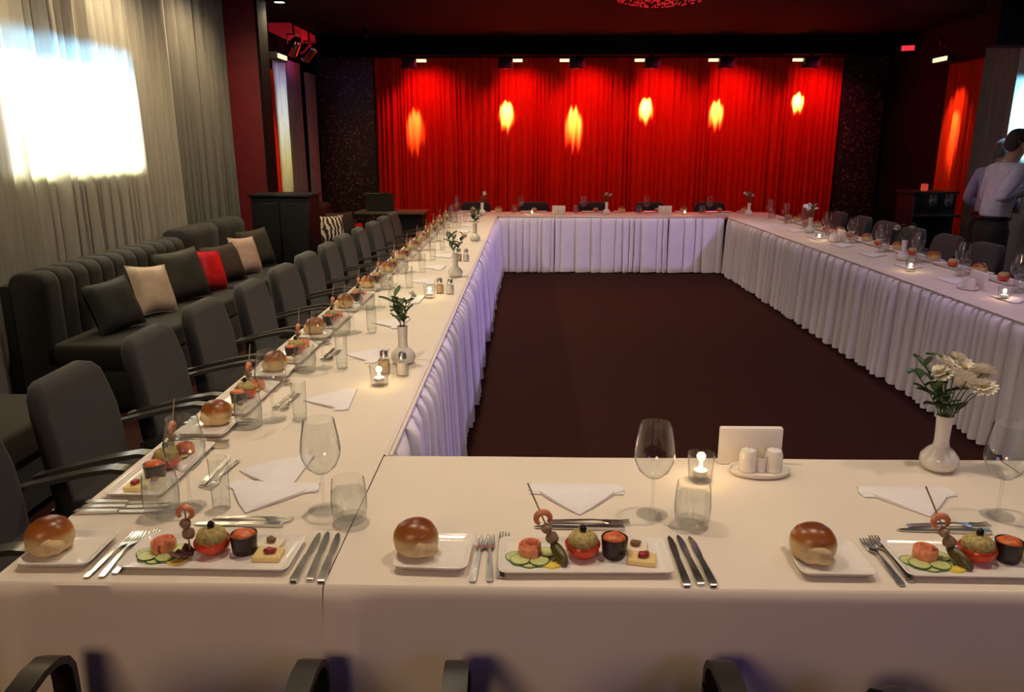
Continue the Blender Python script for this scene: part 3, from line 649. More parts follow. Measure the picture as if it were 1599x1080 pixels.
def bun_kind(seed):
    rnd = random.Random(seed); p = rnd.uniform(0, 6.28)
    wob = lambda a, i: 1 + 0.05 * math.sin(2 * a + p) + 0.03 * math.sin(3 * a + i * 0.6 + p)
    c = MB().lathe([(0.030, 0.001), (0.041, 0.008), (0.047, 0.022), (0.049, 0.038), (0.046, 0.054), (0.038, 0.067), (0.025, 0.076), (0.010, 0.080), (0.0005, 0.0805)], 22, wob=wob, cap0=True)
    t = MB(); t.blob(0.042, 0.026, 0.025, (0.006, -0.026, 0.026), 16, 10, 0.07, seed)
    return [('crust', c.mesh('crust', 'bun', True, 80)), ('torn_side', t.mesh('torn_side', 'crumb', True, 80))]
BUN = [bun_kind(s) for s in (1, 2, 3)]
# food on the platters
CUC = [('flesh', MB().lathe([(0.0, 0.0), (0.0215, 0.0), (0.0215, 0.0025), (0.0, 0.0028)], 16).mesh('flesh', 'cuc')),
       ('rind', MB().lathe([(0.0216, -0.0002), (0.0232, 0.0003), (0.0232, 0.0024), (0.0216, 0.0029), (0.0216, -0.0002)], 16).mesh('rind', 'rind'))]
LEM = MB().prism([(0.024 * math.cos(R(a)), 0.024 * math.sin(R(a))) for a in range(0, 181, 20)], 0, 0.004).mesh('lemon', 'lemon')
def salmon():
    rs = []; n = 46
    for i in range(n):
        t = i / (n - 1); a = t * 4 * math.pi; r = 0.010 + 0.017 * t; h = 0.029 - 0.008 * t
        c = (math.cos(a), math.sin(a))
        rs.append([(c[0] * (r + w * 0.0032), c[1] * (r + w * 0.0032), z) for w, z in ((-1, 0.0), (1, 0.0), (1.5 + math.sin(a * 1.5) * 0.4, h * 0.5), (1, h), (0, h + 0.003), (-1, h))])
    return MB().rings(rs, True, True, True).mesh('salmon_rosette', 'salmon', True, 70)
SALMON = salmon()
TOMATO = [('shell', MB().lathe([(0.012, 0.0), (0.026, 0.004), (0.037, 0.016), (0.0405, 0.030), (0.0385, 0.034), (0.036, 0.030), (0.0, 0.026)], 20, wob=lambda a, i: 1 + 0.025 * math.sin(5 * a)).mesh('shell', 'tomato')),
          ('filling', MB().blob(0.035, 0.035, 0.026, (0, 0, 0.036), 18, 10, 0.045, 5).mesh('filling', 'filling', True, 80)),
          ('olive', MB().blob(0.0085, 0.0085, 0.010, (0, 0, 0.067), 10, 7).mesh('olive', 'olive'))]
ROLL = [('skin', MB().lathe([(0.0, 0.0), (0.024, 0.0), (0.027, 0.006), (0.029, 0.030), (0.030, 0.046), (0.027, 0.046), (0.026, 0.038)], 18, wob=lambda a, i: 1 + 0.03 * math.sin(3 * a + i)).mesh('skin', 'auber')),
        ('filling', MB().blob(0.0262, 0.0262, 0.014, (0, 0, 0.041), 16, 8, 0.05, 8).mesh('filling', 'carrot', True, 80))]
CHEESE = MB().rbox(0.062, 0.046, 0.012, 0.002, 1, (0, 0, 0.006)).mesh('cheese_slice', 'cheese', True, 30)
WCHEESE = MB().rbox(0.056, 0.046, 0.014, 0.002, 1, (0, 0, 0.007)).mesh('white_cheese', 'wcheese', True, 30)
WALNUT = MB().blob(0.013, 0.010, 0.006, (0, 0, 0.006), 12, 8, 0.10, 11).mesh('walnut', 'walnut', True, 80)
DRIED = MB().blob(0.015, 0.010, 0.006, (0, 0, 0.006), 12, 8, 0.12, 12).mesh('dried_tomato', 'dried', True, 80)
DOLMA = MB().blob(0.036, 0.014, 0.014, (0, 0, 0.014), 14, 10, 0.02, 13).mesh('stuffed_vine_leaf', 'dolma', True, 80)
def lett(u, v):
    x = (u - 0.5) * 0.05; y = (v - 0.5) * 0.045; r = math.hypot(x, y)
    return (x, y, 0.004 + 0.010 * abs(math.sin(9 * u + 3 * v)) * (r / 0.03) + 10 * r * r)
LETT = MB().grid(lett, 10, 9).mesh('lettuce_leaf', 'lettuce', True, 80)
def skewer(stick):
    # standing skewer along +z, food in the lower half
    k = [('stick', MB().tube([(0, 0, 0.002), (0, 0, stick)], 0.0019, 6).mesh('stick', 'wood'))]
    k.append(('mushroom', MB().blob(0.015, 0.012, 0.013, (0.002, 0, 0.050), 12, 8, 0.06, 21).mesh('mushroom', 'mush', True, 80)))
    k.append(('mushroom', MB().blob(0.012, 0.014, 0.012, (-0.002, 0, 0.074), 12, 8, 0.06, 22).mesh('mushroom', 'mush', True, 80)))
    pts = [(0.016 * math.cos(R(a)), 0, 0.098 + 0.014 * math.sin(R(a))) for a in range(-60, 221, 28)]
    k.append(('prawn', MB().tube(pts, [0.003 + 0.005 * math.sin(math.pi * (i + 1) / (len(pts) + 1)) for i in range(len(pts))], 8).mesh('prawn', 'shrimp')))
    return k
SKEW = skewer(0.185); SKEWS = skewer(0.120)
# candle
def candle_kind():
    o = [(0.030, 0.0), (0.032, 0.004), (0.036, 0.06), (0.0385, 0.078)]
    return [('cup', MB().lathe(o + [(0.037, 0.078), (0.0345, 0.06), (0.0305, 0.016)], 24).mesh('cup', 'glass')),
            ('base', MB().lathe([(0.0, 0.0), (0.030, 0.0), (0.032, 0.004), (0.031, 0.014), (0.0, 0.014)], 24).mesh('base', 'gsolid'))]
CUP = candle_kind()
TEA = [('tin', MB().lathe([(0.0, 0.0), (0.0185, 0.0), (0.0190, 0.014), (0.0185, 0.014)], 18).mesh('tin', 'alu')),
       ('wax', MB().lathe([(0.0182, 0.010), (0.0182, 0.0155), (0.012, 0.0148), (0.0, 0.0145)], 18).mesh('wax', 'wax')),
       ('flame', MB().lathe([(0.0, 0.016), (0.0045, 0.021), (0.0052, 0.026), (0.003, 0.036), (0.0003, 0.046)], 10).mesh('flame', 'flame'))]
def candle(x, y, where):
    put('candle_glass', CUP, (x, y, TZ), label='clear glass candle holder ' + where, cat='candle holder', group='glass candle holders')
    put('tealight', TEA, (x, y, TZ + 0.0145), label='burning tealight in the glass ' + where, cat='candle', group='burning tealights')
    d = bpy.data.lights.new('candle_light', 'POINT'); d.energy = 0.35; d.color = (1, 0.62, 0.28); d.shadow_soft_size = 0.012
    o = bpy.data.objects.new('candle_light', d); COL.objects.link(o); o.location = (x, y, TZ + 0.052)
# vase and flowers
VASE = MB().lathe([(0.0, 0.0), (0.030, 0.0), (0.044, 0.008), (0.052, 0.024), (0.050, 0.042), (0.036, 0.060), (0.022, 0.072), (0.0195, 0.090), (0.0205, 0.130), (0.0228, 0.163), (0.0205, 0.163), (0.018, 0.130), (0.0165, 0.090), (0.0, 0.075)], 28).mesh('bud_vase', 'china')
def leafm(l, w, mt):
    mb = MB()
    def f(u, v):
        x = (u * 2 - 1); wd = w * math.sin(math.pi * min(1, v * 0.96 + 0.02)) ** 0.8
        return (x * wd, l * v, 0.006 * abs(x) - 0.18 * l * v * v)
    mb.grid(f, 4, 7)
    mb.grid(lambda u, v: tuple(a - b for a, b in zip(f(1 - u, v), (0, 0, 0.0008))), 4, 7)
    return mb.mesh('leaf', mt, True, 80)
LEAFA, LEAFB = leafm(0.062, 0.015, 'leaf'), leafm(0.055, 0.012, 'leafl')
def bloom():
    p = MB(); rnd = random.Random(4)
    for ring, (n, l, tilt) in enumerate(((16, 0.026, 8), (14, 0.023, 30), (10, 0.018, 55))):
        for k in range(n):
            a = 2 * math.pi * (k + 0.5 * (ring % 2)) / n + rnd.uniform(-0.08, 0.08); mt = RZ(a) @ T4((0, 0, 0.002 * ring)) @ RX(R(tilt + rnd.uniform(-6, 6)))
            p.add([(-0.0025, 0.003, 0), (0.0025, 0.003, 0), (0.0045, l * 0.7, 0.001), (0.002, l, -0.001), (-0.002, l, -0.001), (-0.0045, l * 0.7, 0.001)], [(0, 1, 2, 3, 4, 5)], mt)
    return p.mesh('petals', 'petal', False)
BLOOM = bloom(); BCEN = MB().blob(0.006, 0.006, 0.004, (0, 0, 0.006), 10, 6).mesh('flower_centre', 'pcen')
def stem_me(h, lean, mt='stemm'):
    pts = [(lean * t * t, 0, h * t) for t in (0, 0.25, 0.5, 0.75, 1.0)]
    return MB().tube(pts, 0.0016, 6).mesh('stem', mt)
def lr(sp): return sorted(sp, key=lambda q: q[1] * math.cos(q[2]))      # left to right as seen
def flower(x, y, z, h, lean, az, label, seed, size=1.0, nleaf=2):
    rnd = random.Random(seed)
    t = link('flower_stem', None, None, (x, y, z), (0, 0, az)); tag(t, label, 'flower', 'flowers in the white vases')
    link('stem', stem_me(h, lean), t)
    b = link('blossom', BLOOM, t, (lean, 0, h), (rnd.uniform(-0.5, 0.3), 0.5 + rnd.uniform(-0.2, 0.4), rnd.uniform(0, 6)), size)
    link('flower_centre', BCEN, b)
    for k in range(nleaf):
        tt = 0.5 + 0.3 * k / max(1, nleaf); link('leaf', LEAFB, t, (lean * tt * tt, 0, h * tt), (R(35), 0, rnd.uniform(0, 6.28)), 0.7)
def sprig(x, y, z, h, lean, az, label, seed, n=7, size=1.0):
    rnd = random.Random(seed)
    t = link('leafy_sprig', None, None, (x, y, z), (0, 0, az)); tag(t, label, 'greenery', 'green sprigs in the white vases')
    link('stem', stem_me(h, lean, 'leaf'), t)
    for k in range(n):
        tt = 0.42 + 0.58 * (k + 1) / n
        link('leaf', LEAFA if k % 3 else LEAFB, t, (lean * tt * tt, 0, h * tt), (R(rnd.uniform(15, 60)), 0, k * 2.4 + rnd.uniform(-0.4, 0.4)), size * rnd.uniform(0.75, 1.1))
def vase(x, y, where, kind, seed, s=1.0):
    put('bud_vase', VASE, (x, y, TZ), 0, 'white ceramic bud vase with round base ' + where, 'vase', 'white bud vases')
    rnd = random.Random(seed); z = TZ + 0.080
    if kind == 'big':
        sp = [(0.215, 0.045, 0.4), (0.228, 0.022, 2.6), (0.215, 0.075, -0.35), (0.19, 0.10, -0.1), (0.230, 0.05, 0.9), (0.175, 0.085, -0.5), (0.20, 0.015, -1.6), (0.205, 0.035, 3.4), (0.19, 0.04, -0.8)]
        for i, (h, l, a) in enumerate(lr(sp)): flower(x, y, z, h, l, a, ORD[i] + ' white chrysanthemum from left in vase ' + where, seed + i, 1.35, 1)
        for i, (h, l, a) in enumerate(lr([(0.23, 0.08, 3.3), (0.20, 0.09, 2.7), (0.24, 0.03, 1.7), (0.16, 0.06, 3.6)])): sprig(x, y, z, h, l, a, ORD[i] + ' dark green sprig from left in vase ' + where, seed + 20 + i, 6)
    else:
        nf = {'green': 1, 'white': 4, 'mix': 2}[kind]
        fl = lr([(rnd.uniform(0.17, 0.21), rnd.uniform(0.03, 0.08), rnd.uniform(-1.0, 1.0) + 1.2 * i) for i in range(nf)])
        for i, (h, l, a) in enumerate(fl): flower(x, y, z, h, l, a, (ORD[i] + ' small white flower from left in vase ' if nf > 1 else 'single small white flower in vase ') + where, seed + i, 0.85 if kind == 'green' else 1.1, 1)
        sg = lr([(rnd.uniform(0.17, 0.22), rnd.uniform(0.02, 0.09), 2.1 * i + rnd.uniform(-0.5, 0.5)) for i in range(3 if kind == 'green' else 2)])
        for i, (h, l, a) in enumerate(sg): sprig(x, y, z, h, l, a, ORD[i] + ' green leafy sprig from left in vase ' + where, seed + 30 + i, 7)
# condiment set: oval tray, napkin stack, two ceramic shakers, toothpicks
TRAY = MB().rings([[(a * math.cos(2 * math.pi * j / 28), b * math.sin(2 * math.pi * j / 28), z) for j in range(28)] for a, b, z in ((0.070, 0.042, 0.0), (0.082, 0.052, 0.004), (0.088, 0.057, 0.016), (0.085, 0.054, 0.016), (0.078, 0.048, 0.007))], True, True, True).mesh('tray', 'china')
PNAP = MB().rbox(0.180, 0.022, 0.112, 0.004, 2, (0, 0, 0.056)).mesh('napkin_stack', 'paper', True, 40)
CSHAK = [('body', MB().lathe([(0.0, 0.0), (0.022, 0.0), (0.0245, 0.004), (0.0245, 0.050), (0.020, 0.062), (0.008, 0.067), (0.0, 0.0675)], 20).mesh('body', 'china')),
         ('hole', MB().lathe([(0.0, 0.0682), (0.0022, 0.0680)], 8).mesh('hole', 'olive'))]
def picks():
    mb = MB(); rnd = random.Random(9)
    for k in range(16):
        a, r = rnd.uniform(0, 6.28), rnd.uniform(0, 0.008)
        mb.tube([(r * math.cos(a), r * math.sin(a), 0.006), (1.8 * r * math.cos(a), 1.8 * r * math.sin(a), 0.062 + rnd.uniform(0, 0.01))], 0.0011, 4)
    return mb.mesh('toothpicks', 'wcheese', False)
PICK = [('cup', MB().lathe([(0.0, 0.0), (0.013, 0.0), (0.015, 0.045), (0.0138, 0.045), (0.012, 0.005), (0.0, 0.004)], 16).mesh('cup', 'china')), ('toothpicks', picks())]
def condiments(x, y, rz, where):
    c, s = math.cos(rz), math.sin(rz); P = lambda u, v, z: (x + c * u - s * v, y + s * u + c * v, z)
    put('condiment_tray', TRAY, P(0, 0, TZ), rz, 'oval white ceramic condiment tray ' + where, 'tray', 'condiment trays')
    put('napkin_stack', PNAP, P(-0.010, 0.072, TZ), rz, 'upright white paper napkins behind tray ' + where, 'napkins', 'upright paper napkins')
    put('ceramic_shaker', CSHAK, P(-0.034, 0.0, TZ + 0.008), rz, 'left white ceramic shaker on tray ' + where, 'shaker', 'ceramic shakers')
    put('ceramic_shaker', CSHAK, P(0.038, 0.0, TZ + 0.008), rz, 'right white ceramic shaker on tray ' + where, 'shaker', 'ceramic shakers')
    put('toothpick_cup', PICK, P(0.002, -0.006, TZ + 0.008), rz, 'toothpick cup between shakers on tray ' + where, 'cup', 'toothpick cups')
def gshaker(fill):
    return [('jar', MB().lathe([(0.022, 0.0), (0.0245, 0.006), (0.026, 0.030), (0.021, 0.060), (0.016, 0.072)], 18).mesh('jar', 'glass')),
            ('contents', MB().lathe([(0.0, 0.004), (0.0215, 0.004), (0.0245, 0.030), (0.021, 0.055), (0.0, 0.056)], 18).mesh('contents', fill)),
            ('cap', MB().lathe([(0.0165, 0.070), (0.017, 0.086), (0.012, 0.096), (0.0, 0.098)], 18).mesh('cap', 'alu'))]
GS_P, GS_S = gshaker('pepper'), gshaker('salt')

# ------------------------------------------------------------------ place settings
def setting(ox, oy, th, where, lod, seed, glasses='front'):
    """origin on the table edge, +u to the sitter's right, +v into the table"""
    rnd = random.Random(seed); c, s = math.cos(th), math.sin(th)
    def P(u, v, z=TZ): return (ox + c * u - s * v, oy + s * u + c * v, z)
    J = lambda a: rnd.uniform(-a, a)
    put('platter', platter_me, P(0, 0.112), th + J(0.02), 'long white rectangular starter platter ' + where, 'platter', 'white starter platters')
    put('bread_plate', bread_me, P(-0.335, 0.112 + J(0.01)), th + J(0.05), 'small square white bread plate ' + where, 'plate', 'square bread plates')
    put('bread_roll', BUN[seed % 3], P(-0.370 + J(0.008), 0.115 + J(0.01), TZ + 0.0095), th + J(0.4), 'glossy brown bread roll on square plate ' + where, 'bread roll', 'bread rolls')
    if glasses == 'front': gw, gt, gl = (0.185, 0.345), (0.275, 0.285), None
    else: gw, gt, gl = (0.225, 0.290), (0.275, 0.235), (0.225, 0.375)
    put('wine_glass', WINE, P(gw[0] + J(0.008), gw[1] + J(0.01)), J(3), 'empty stemmed wine glass ' + where, 'wine glass', 'wine glasses')
    put('water_glass', TUMB, P(gt[0] + J(0.008), gt[1] + J(0.008)), J(3), 'round tumbler of water ' + where, 'glass', 'water tumblers')
    if gl and lod >= 1: put('tall_glass', TALL, P(gl[0] + J(0.008), gl[1] + J(0.01)), J(3), 'small narrow straight glass ' + where, 'glass', 'narrow straight glasses')
    put('cloth_napkin', NAPK[seed % 3], P(0.005 + J(0.01), 0.41), th + J(0.08), 'folded white cloth napkin with pointed flap ' + where, 'napkin', 'folded cloth napkins')
    if lod >= 2:
        for i, (u, v, a) in enumerate(((-0.212, 0.115, 0.02), (-0.186, 0.130, -0.03), (-0.236, 0.112, -0.05))):
            if seed == 3 and i == 2: continue
            put('fork', FORK, P(u + J(0.003), v), th + a + J(0.03), ['middle', 'right', 'left'][i] + ' steel fork left of platter ' + where, 'fork', 'steel dinner forks')
        for i, (u, v, a) in enumerate(((0.210, 0.112, 0.03), (0.236, 0.118, 0.07), (0.262, 0.112, 0.04))):
            put('table_knife', KNIFE, P(u, v), th + a + J(0.03), ['left', 'middle', 'right'][i] + ' steel knife right of platter ' + where, 'knife', 'steel table knives')
        put('table_knife', KNIFE, P(0.0, 0.262), th + R(90) + J(0.04), 'steel dessert knife lying across before napkin ' + where, 'knife', 'dessert cutlery')
        put('fork', FORK, P(0.025, 0.292), th - R(90) + J(0.06), 'steel dessert fork lying across before napkin ' + where, 'fork', 'dessert cutlery')
    z = TZ + PF
    put('stuffed_tomato', TOMATO, P(-0.005 + J(0.004), 0.118, z), J(3), 'stuffed tomato half topped with black olive ' + where, 'tomato', 'stuffed tomatoes')
    if lod >= 1:
        put('aubergine_roll', ROLL, P(0.068 + J(0.003), 0.120, z), J(3), 'dark aubergine roll with orange filling ' + where, 'vegetable roll', 'aubergine rolls')
        put('cheese_slice', CHEESE, P(0.128, 0.096, z), th + J(0.2), 'yellow cheese slice on the platter end ' + where, 'cheese', 'cheese slices')
        put('salmon_rosette', SALMON, P(-0.118, 0.122, z + (0.0030 if lod >= 2 else 0)), J(3), 'smoked salmon rosette on cucumber ' + where, 'salmon', 'salmon rosettes')
        tall = glasses != 'front' or seed in (2, 3)
        lean = (R(-10), R(-24), th) if glasses == 'front' and tall else (R(-4), R(-12 + J(4)), th) if tall else (R(-5), R(-4), th)
        put('food_skewer', SKEW if tall else SKEWS, P(-0.052, 0.105, z), 0, 'wooden skewer of prawn and mushroom leaning upright ' + where, 'skewer', 'upright food skewers', rot=lean)
    if lod >= 2:
        put('white_cheese', WCHEESE, P(0.118, 0.140, z), th + J(0.3), 'small white cheese block behind yellow slice ' + where, 'cheese', 'cheese slices')
        put('walnut', WALNUT, P(0.120, 0.142, z + 0.0142), th + J(1), 'walnut half on white cheese ' + where, 'walnut', 'walnut halves')
        put('dried_tomato', DRIED, P(0.132, 0.095, z + 0.0122), th + J(0.5), 'dark red dried tomato on yellow cheese ' + where, 'dried tomato', 'dried tomatoes')
        for k in range(6):
            a = -2.9 + k * 0.62; put('cucumber_slice', CUC, P(-0.118 + 0.036 * math.cos(a), 0.116 + 0.034 * math.sin(a), z + 0.0032 * (k % 2)), J(3),
                ORD[k] + ' cucumber slice fanned clockwise around salmon ' + where, 'cucumber', 'cucumber slices') if False else put('cucumber_slice', CUC, P(-0.118 + 0.036 * math.cos(a), 0.116 + 0.034 * math.sin(a), z + 0.0032 * (k % 2)), J(3),
                ORD[k] + ' cucumber slice from the left under salmon ' + where, 'cucumber', 'cucumber slices')
        put('lemon_slice', LEM, P(-0.072, 0.082, z), th + R(200), 'half slice of lemon beside cucumber ' + where, 'lemon', 'lemon slices')
        if seed in (2, 3): put('stuffed_vine_leaf', DOLMA, P(-0.058, 0.098, z + 0.006), th + R(110), 'stuffed vine leaf leaning beside tomato ' + where, 'vine leaf roll', 'stuffed vine leaves', rot=(0, R(-22), th + R(118)))
        else: put('lettuce_leaf', LETT, P(-0.060, 0.085, z), th + J(1), 'purple lettuce leaf beside the tomato ' + where, 'lettuce', 'lettuce leaves')

setting(-0.705, YN0, 0, 'at the near left corner', 2, 1)
setting(0.128, YN0, 0, 'at centre of the nearest table', 2, 2)
setting(1.005, YN0, 0, 'at right end of the nearest table', 2, 3)
NL = 13
for k in range(NL):
    setting(XL0, 2.075 + 0.65 * k, R(-90), '(left row, ' + ORD[k] + ' seat)', 2 if k < 3 else 1, 10 + k, 'side')
for k in range(9):
    setting(XR1, 4.75 + 0.66 * k, R(90), '(right row, ' + ORD[k] + ' seat in view)', 0, 40 + k, 'side')
for k in range(5):
    setting(-0.78 + 0.86 * k, YF1, R(180), '(far row, ' + ORD[k] + ' from left)', 0, 60 + k, 'front')

# ------------------------------------------------------------------ table centre things
candle(1.0 * 0.475, 2.10, 'beside the condiment tray on nearest table') if False else candle(0.482, 2.045, 'beside the condiment tray on nearest table')
condiments(0.660, 2.095, 0, 'on nearest table')
vase(1.182, 2.135, 'on nearest table at right', 'big', 300)
candle(-0.575, 2.925, 'before the first shakers on left row')
put('glass_shaker', GS_P, (-0.585, 3.09, TZ), 0, 'glass pepper shaker behind first candle on left row', 'shaker', 'glass shakers')
put('glass_shaker', GS_S, (-0.505, 3.06, TZ), 0, 'glass salt shaker behind first candle on left row', 'shaker', 'glass shakers')
vase(-0.53, 3.24, 'on left row nearest the camera', 'green', 330)
candle(-0.60, 4.74, 'before the second shakers on left row')
put('glass_shaker', GS_P, (-0.555, 4.90, TZ), 0, 'glass pepper shaker behind second candle on left row', 'shaker', 'glass shakers')
put('glass_shaker', GS_S, (-0.488, 4.88, TZ), 0, 'glass salt shaker behind second candle on left row', 'shaker', 'glass shakers')
vase(-0.515, 5.55, 'on left row, second from camera', 'green', 350)
put('glass_shaker', GS_P, (-0.56, 6.35, TZ), 0, 'glass pepper shaker behind second vase on left row', 'shaker', 'glass shakers')
put('glass_shaker', GS_S, (-0.50, 6.34, TZ), 0, 'glass salt shaker behind second vase on left row', 'shaker', 'glass shakers')
vase(-0.52, 7.74, 'on left row, third from camera', 'green', 370)
vase(-0.62, 10.75, 'at left end of far row', 'mix', 390)
vase(1.07, 10.90, 'in the middle of far row', 'mix', 410)
vase(2.96, 10.75, 'at far right corner', 'white', 430)
condiments(0.43, 10.86, 0, 'left of middle on far row')
condiments(1.88, 10.86, 0, 'right of middle on far row')
candle(0.05, 10.72, 'at left on far row'); candle(2.10, 10.72, 'at right on far row')
candle(2.88, 4.75, 'nearest the right edge on right row')
candle(2.83, 5.85, 'before the green vase on right row')
candle(2.87, 7.85, 'third from camera on right row')
condiments(2.86, 5.12, R(-90), 'nearest on right row')
condiments(2.98, 7.75, R(-90), 'second on right row')
vase(3.05, 6.45, 'with green foliage on right row', 'mix', 450)
vase(3.02, 8.55, 'with white bunch on right row', 'white', 470)

# ------------------------------------------------------------------ chairs
def chair_kind(arm_mat, D=1.0, rise=0.0):
    k = []
    seat = MB().rbox(0.47, 0.44 * D, 0.10, 0.035, 3, (0, 0.0, 0.40)).mesh('seat', 'chair', True, 60)
    bk = MB()
    def ring(z, hw, th, y):
        return [(x, yy + y * D + 0.045 * (abs(x) / 0.24) ** 2, z) for x, yy in rrect(hw, th, min(th * 0.95, 0.028), 3)]
    prof = [(0.34, 0.20, 0.030, -0.205), (0.36, 0.225, 0.036, -0.210), (0.50, 0.235, 0.038, -0.225), (0.66, 0.237, 0.038, -0.245), (0.75, 0.228, 0.036, -0.262), (0.81, 0.214, 0.034, -0.270), (0.842, 0.188, 0.028, -0.274), (0.855, 0.150, 0.016, -0.276)]
    bk.rings([ring(*q) for q in prof], True, True, True)
    k += [('seat', seat), ('backrest', bk.mesh('backrest', 'chair', True, 70))]
    for s in (-1, 1):
        pts = [(s * 0.262, y * D, z + rise) for y, z in ((-0.235, 0.555), (-0.12, 0.585), (0.05, 0.622), (0.14, 0.636), (0.185, 0.632), (0.214, 0.615), (0.228, 0.590), (0.230, 0.55))]
        k.append(('armrest', MB().tube(pts, 0, mtx=None, flat=(0.024, 0.008)).mesh('armrest', arm_mat, True, 40)))
        k.append(('front_leg', MB().tube([(s * 0.262, 0.230 * D, 0.56 + rise), (s * 0.262, 0.228 * D, 0.30), (s * 0.262, 0.225 * D, 0.0)], 0, flat=(0.024, 0.008)).mesh('front_leg', arm_mat, True, 40)))
        k.append(('rear_leg', MB().tube([(s * 0.235, -0.20 * D, 0.42), (s * 0.262, -0.235 * D, 0.20), (s * 0.262, -0.255 * D, 0.0)], 0, flat=(0.014, 0.010)).mesh('rear_leg', arm_mat, True, 40)))
    k.append(('rear_rail', MB().tube([(-0.262, -0.243 * D, 0.12), (0.262, -0.243 * D, 0.12)], 0.009, 8).mesh('rear_rail', arm_mat)))
    k.append(('seat_rail', MB().tube([(-0.26, 0.18 * D, 0.345), (0.26, 0.18 * D, 0.345)], 0.010, 8).mesh('seat_rail', arm_mat)))
    return k
CH_L, CH_K = chair_kind('chairm', 0.95), chair_kind('chairk', 1.0, 0.025)
rnd = random.Random(5)
for k in range(NL):
    put('banquet_chair', CH_L, (XL0 - 0.325 + rnd.uniform(-0.015, 0.015), 2.09 + 0.65 * k, 0), R(-90) + rnd.uniform(-0.05, 0.05), 'dark grey upholstered armchair along the left row, ' + ORD[k] + ' from camera', 'chair', 'chairs along the left row')
for k in range(9):
    put('banquet_chair', CH_L, (XR1 + 0.30 + rnd.uniform(-0.02, 0.02), 4.75 + 0.66 * k, 0), R(90) + rnd.uniform(-0.05, 0.05), 'dark grey armchair behind the right row, ' + ORD[k] + ' in view from camera', 'chair', 'chairs along the right row')
for k in range(5):
    put('banquet_chair', CH_K, (-0.78 + 0.86 * k, YF1 + 0.29, 0), R(180) + rnd.uniform(-0.05, 0.05), 'dark armchair behind far row by red curtain, ' + ORD[k] + ' from left', 'chair', 'chairs along the far row')
for x, dy, rz, lab in ((-0.69, -0.325, 0.0, 'black armrests at bottom left'), (0.13, -0.318, 0.02, 'black armrests at bottom centre'), (0.985, -0.325, 0.22, 'black armrests at bottom right')):
    put('banquet_chair', CH_K, (x, YN0 + dy, 0), rz, 'near armchair cropped by the frame, ' + lab, 'chair', 'chairs nearest the camera')

# ------------------------------------------------------------------ sofas and cushions, left
def sofa_kind(L, seat_m, depth=0.82, seath=0.45, backh=0.90, channels=9):
    """length along +y from 0, back towards -x at x=-depth, front at x=0"""
    k = [('base', MB().rbox(depth - 0.04, L - 0.02, 0.26, 0.015, 2, (-depth / 2, L / 2, 0.16)).mesh('base', seat_m)),
         ('seat_cushion', MB().rbox(depth - 0.22, L, 0.17, 0.035, 3, (-(depth - 0.22) / 2, L / 2, seath - 0.085)).mesh('seat_cushion', seat_m, True, 60))]
    w = L / channels
    rs = [[(x * k2, yy, z - (1 - k2) * 0.3) for x, z in rrect(0.12, (backh - 0.06) / 2, 0.08, 5)] for yy, k2 in ((-w / 2, 0.93), (-w / 2 + 0.015, 0.985), (-w * 0.2, 1.0), (w * 0.2, 1.0), (w / 2 - 0.015, 0.985), (w / 2, 0.93))]
    ch = MB().rings(rs, True, True, True).mesh('back_channel', seat_m, True, 60)
    k.append(('back_frame', MB().rbox(0.10, L, backh - 0.10, 0.02, 2, (-depth + 0.05, L / 2, (backh - 0.10) / 2 + 0.02)).mesh('back_frame', seat_m)))
    return k, ch, w
def sofa(x, y, L, seat_m, label, channels, backh=0.90, depth=0.82):
    k, ch, w = sofa_kind(L, seat_m, depth, 0.45, backh, channels)
    t = put('banquette_sofa', k, (x, y, 0), 0, label, 'sofa', 'sofas along the left curtain')
    for i in range(channels): link('back_channel', ch, t, (-depth + 0.18, w * (i + 0.5), 0.06 + (backh - 0.06) / 2))
    for i, (lx, ly) in enumerate(((-0.08, 0.08), (-0.08, L - 0.08), (-depth + 0.08, 0.08), (-depth + 0.08, L - 0.08))):
        link('foot', FOOT, t, (lx, ly, 0))
FOOT = MB().box(-0.03, 0.03, -0.03, 0.03, 0, 0.035).mesh('foot', 'black', False)
sofa(-2.43, 4.70, 2.02, 'sofa', 'long charcoal banquette sofa with channelled back below the projection', 12)
sofa(-2.43, 6.80, 1.42, 'sofa', 'charcoal sofa beside the red column', 2, 0.95)
sofa(-2.43, 9.62, 2.3, 'sofab', 'dark brown sofa in the far left corner with striped cushion', 4, 0.85)
put('ottoman', [('cushion', MB().rbox(0.80, 0.90, 0.16, 0.03, 3, (0, 0, 0.37)).mesh('cushion', 'sofab', True, 60)), ('base', MB().rbox(0.74, 0.84, 0.26, 0.01, 1, (0, 0, 0.17)).mesh('base', 'sofa'))] +
    [('foot', MB().box(sx * 0.32 - 0.025, sx * 0.32 + 0.025, sy * 0.36 - 0.025, sy * 0.36 + 0.025, 0, 0.05).mesh('foot', 'black', False)) for sx in (-1, 1) for sy in (-1, 1)],
    (-2.62, 3.28, 0), 0, 'dark olive upholstered ottoman at the left edge behind the chairs', 'ottoman')
def pillow(w, h, t, seed):
    rnd = random.Random(seed); p = rnd.uniform(0, 6.28); mb = MB()
    def f(sgn):
        def g(u, v):
            x, y = u * 2 - 1, v * 2 - 1
            pin = 1 - 0.10 * (1 - x * x) * abs(y) ** 3; pin2 = 1 - 0.10 * (1 - y * y) * abs(x) ** 3
            th = t * ((1 - x ** 4) * (1 - y ** 4)) ** 0.55 * (1 + 0.06 * math.sin(5 * x + p) * math.sin(4 * y))
            return (x * w / 2 * pin2, sgn * th / 2, h / 2 + y * h / 2 * pin)
        return g
    mb.grid(f(-1), 12, 12); a = f(1); mb.grid(lambda u, v: a(1 - u, v), 12, 12); return mb
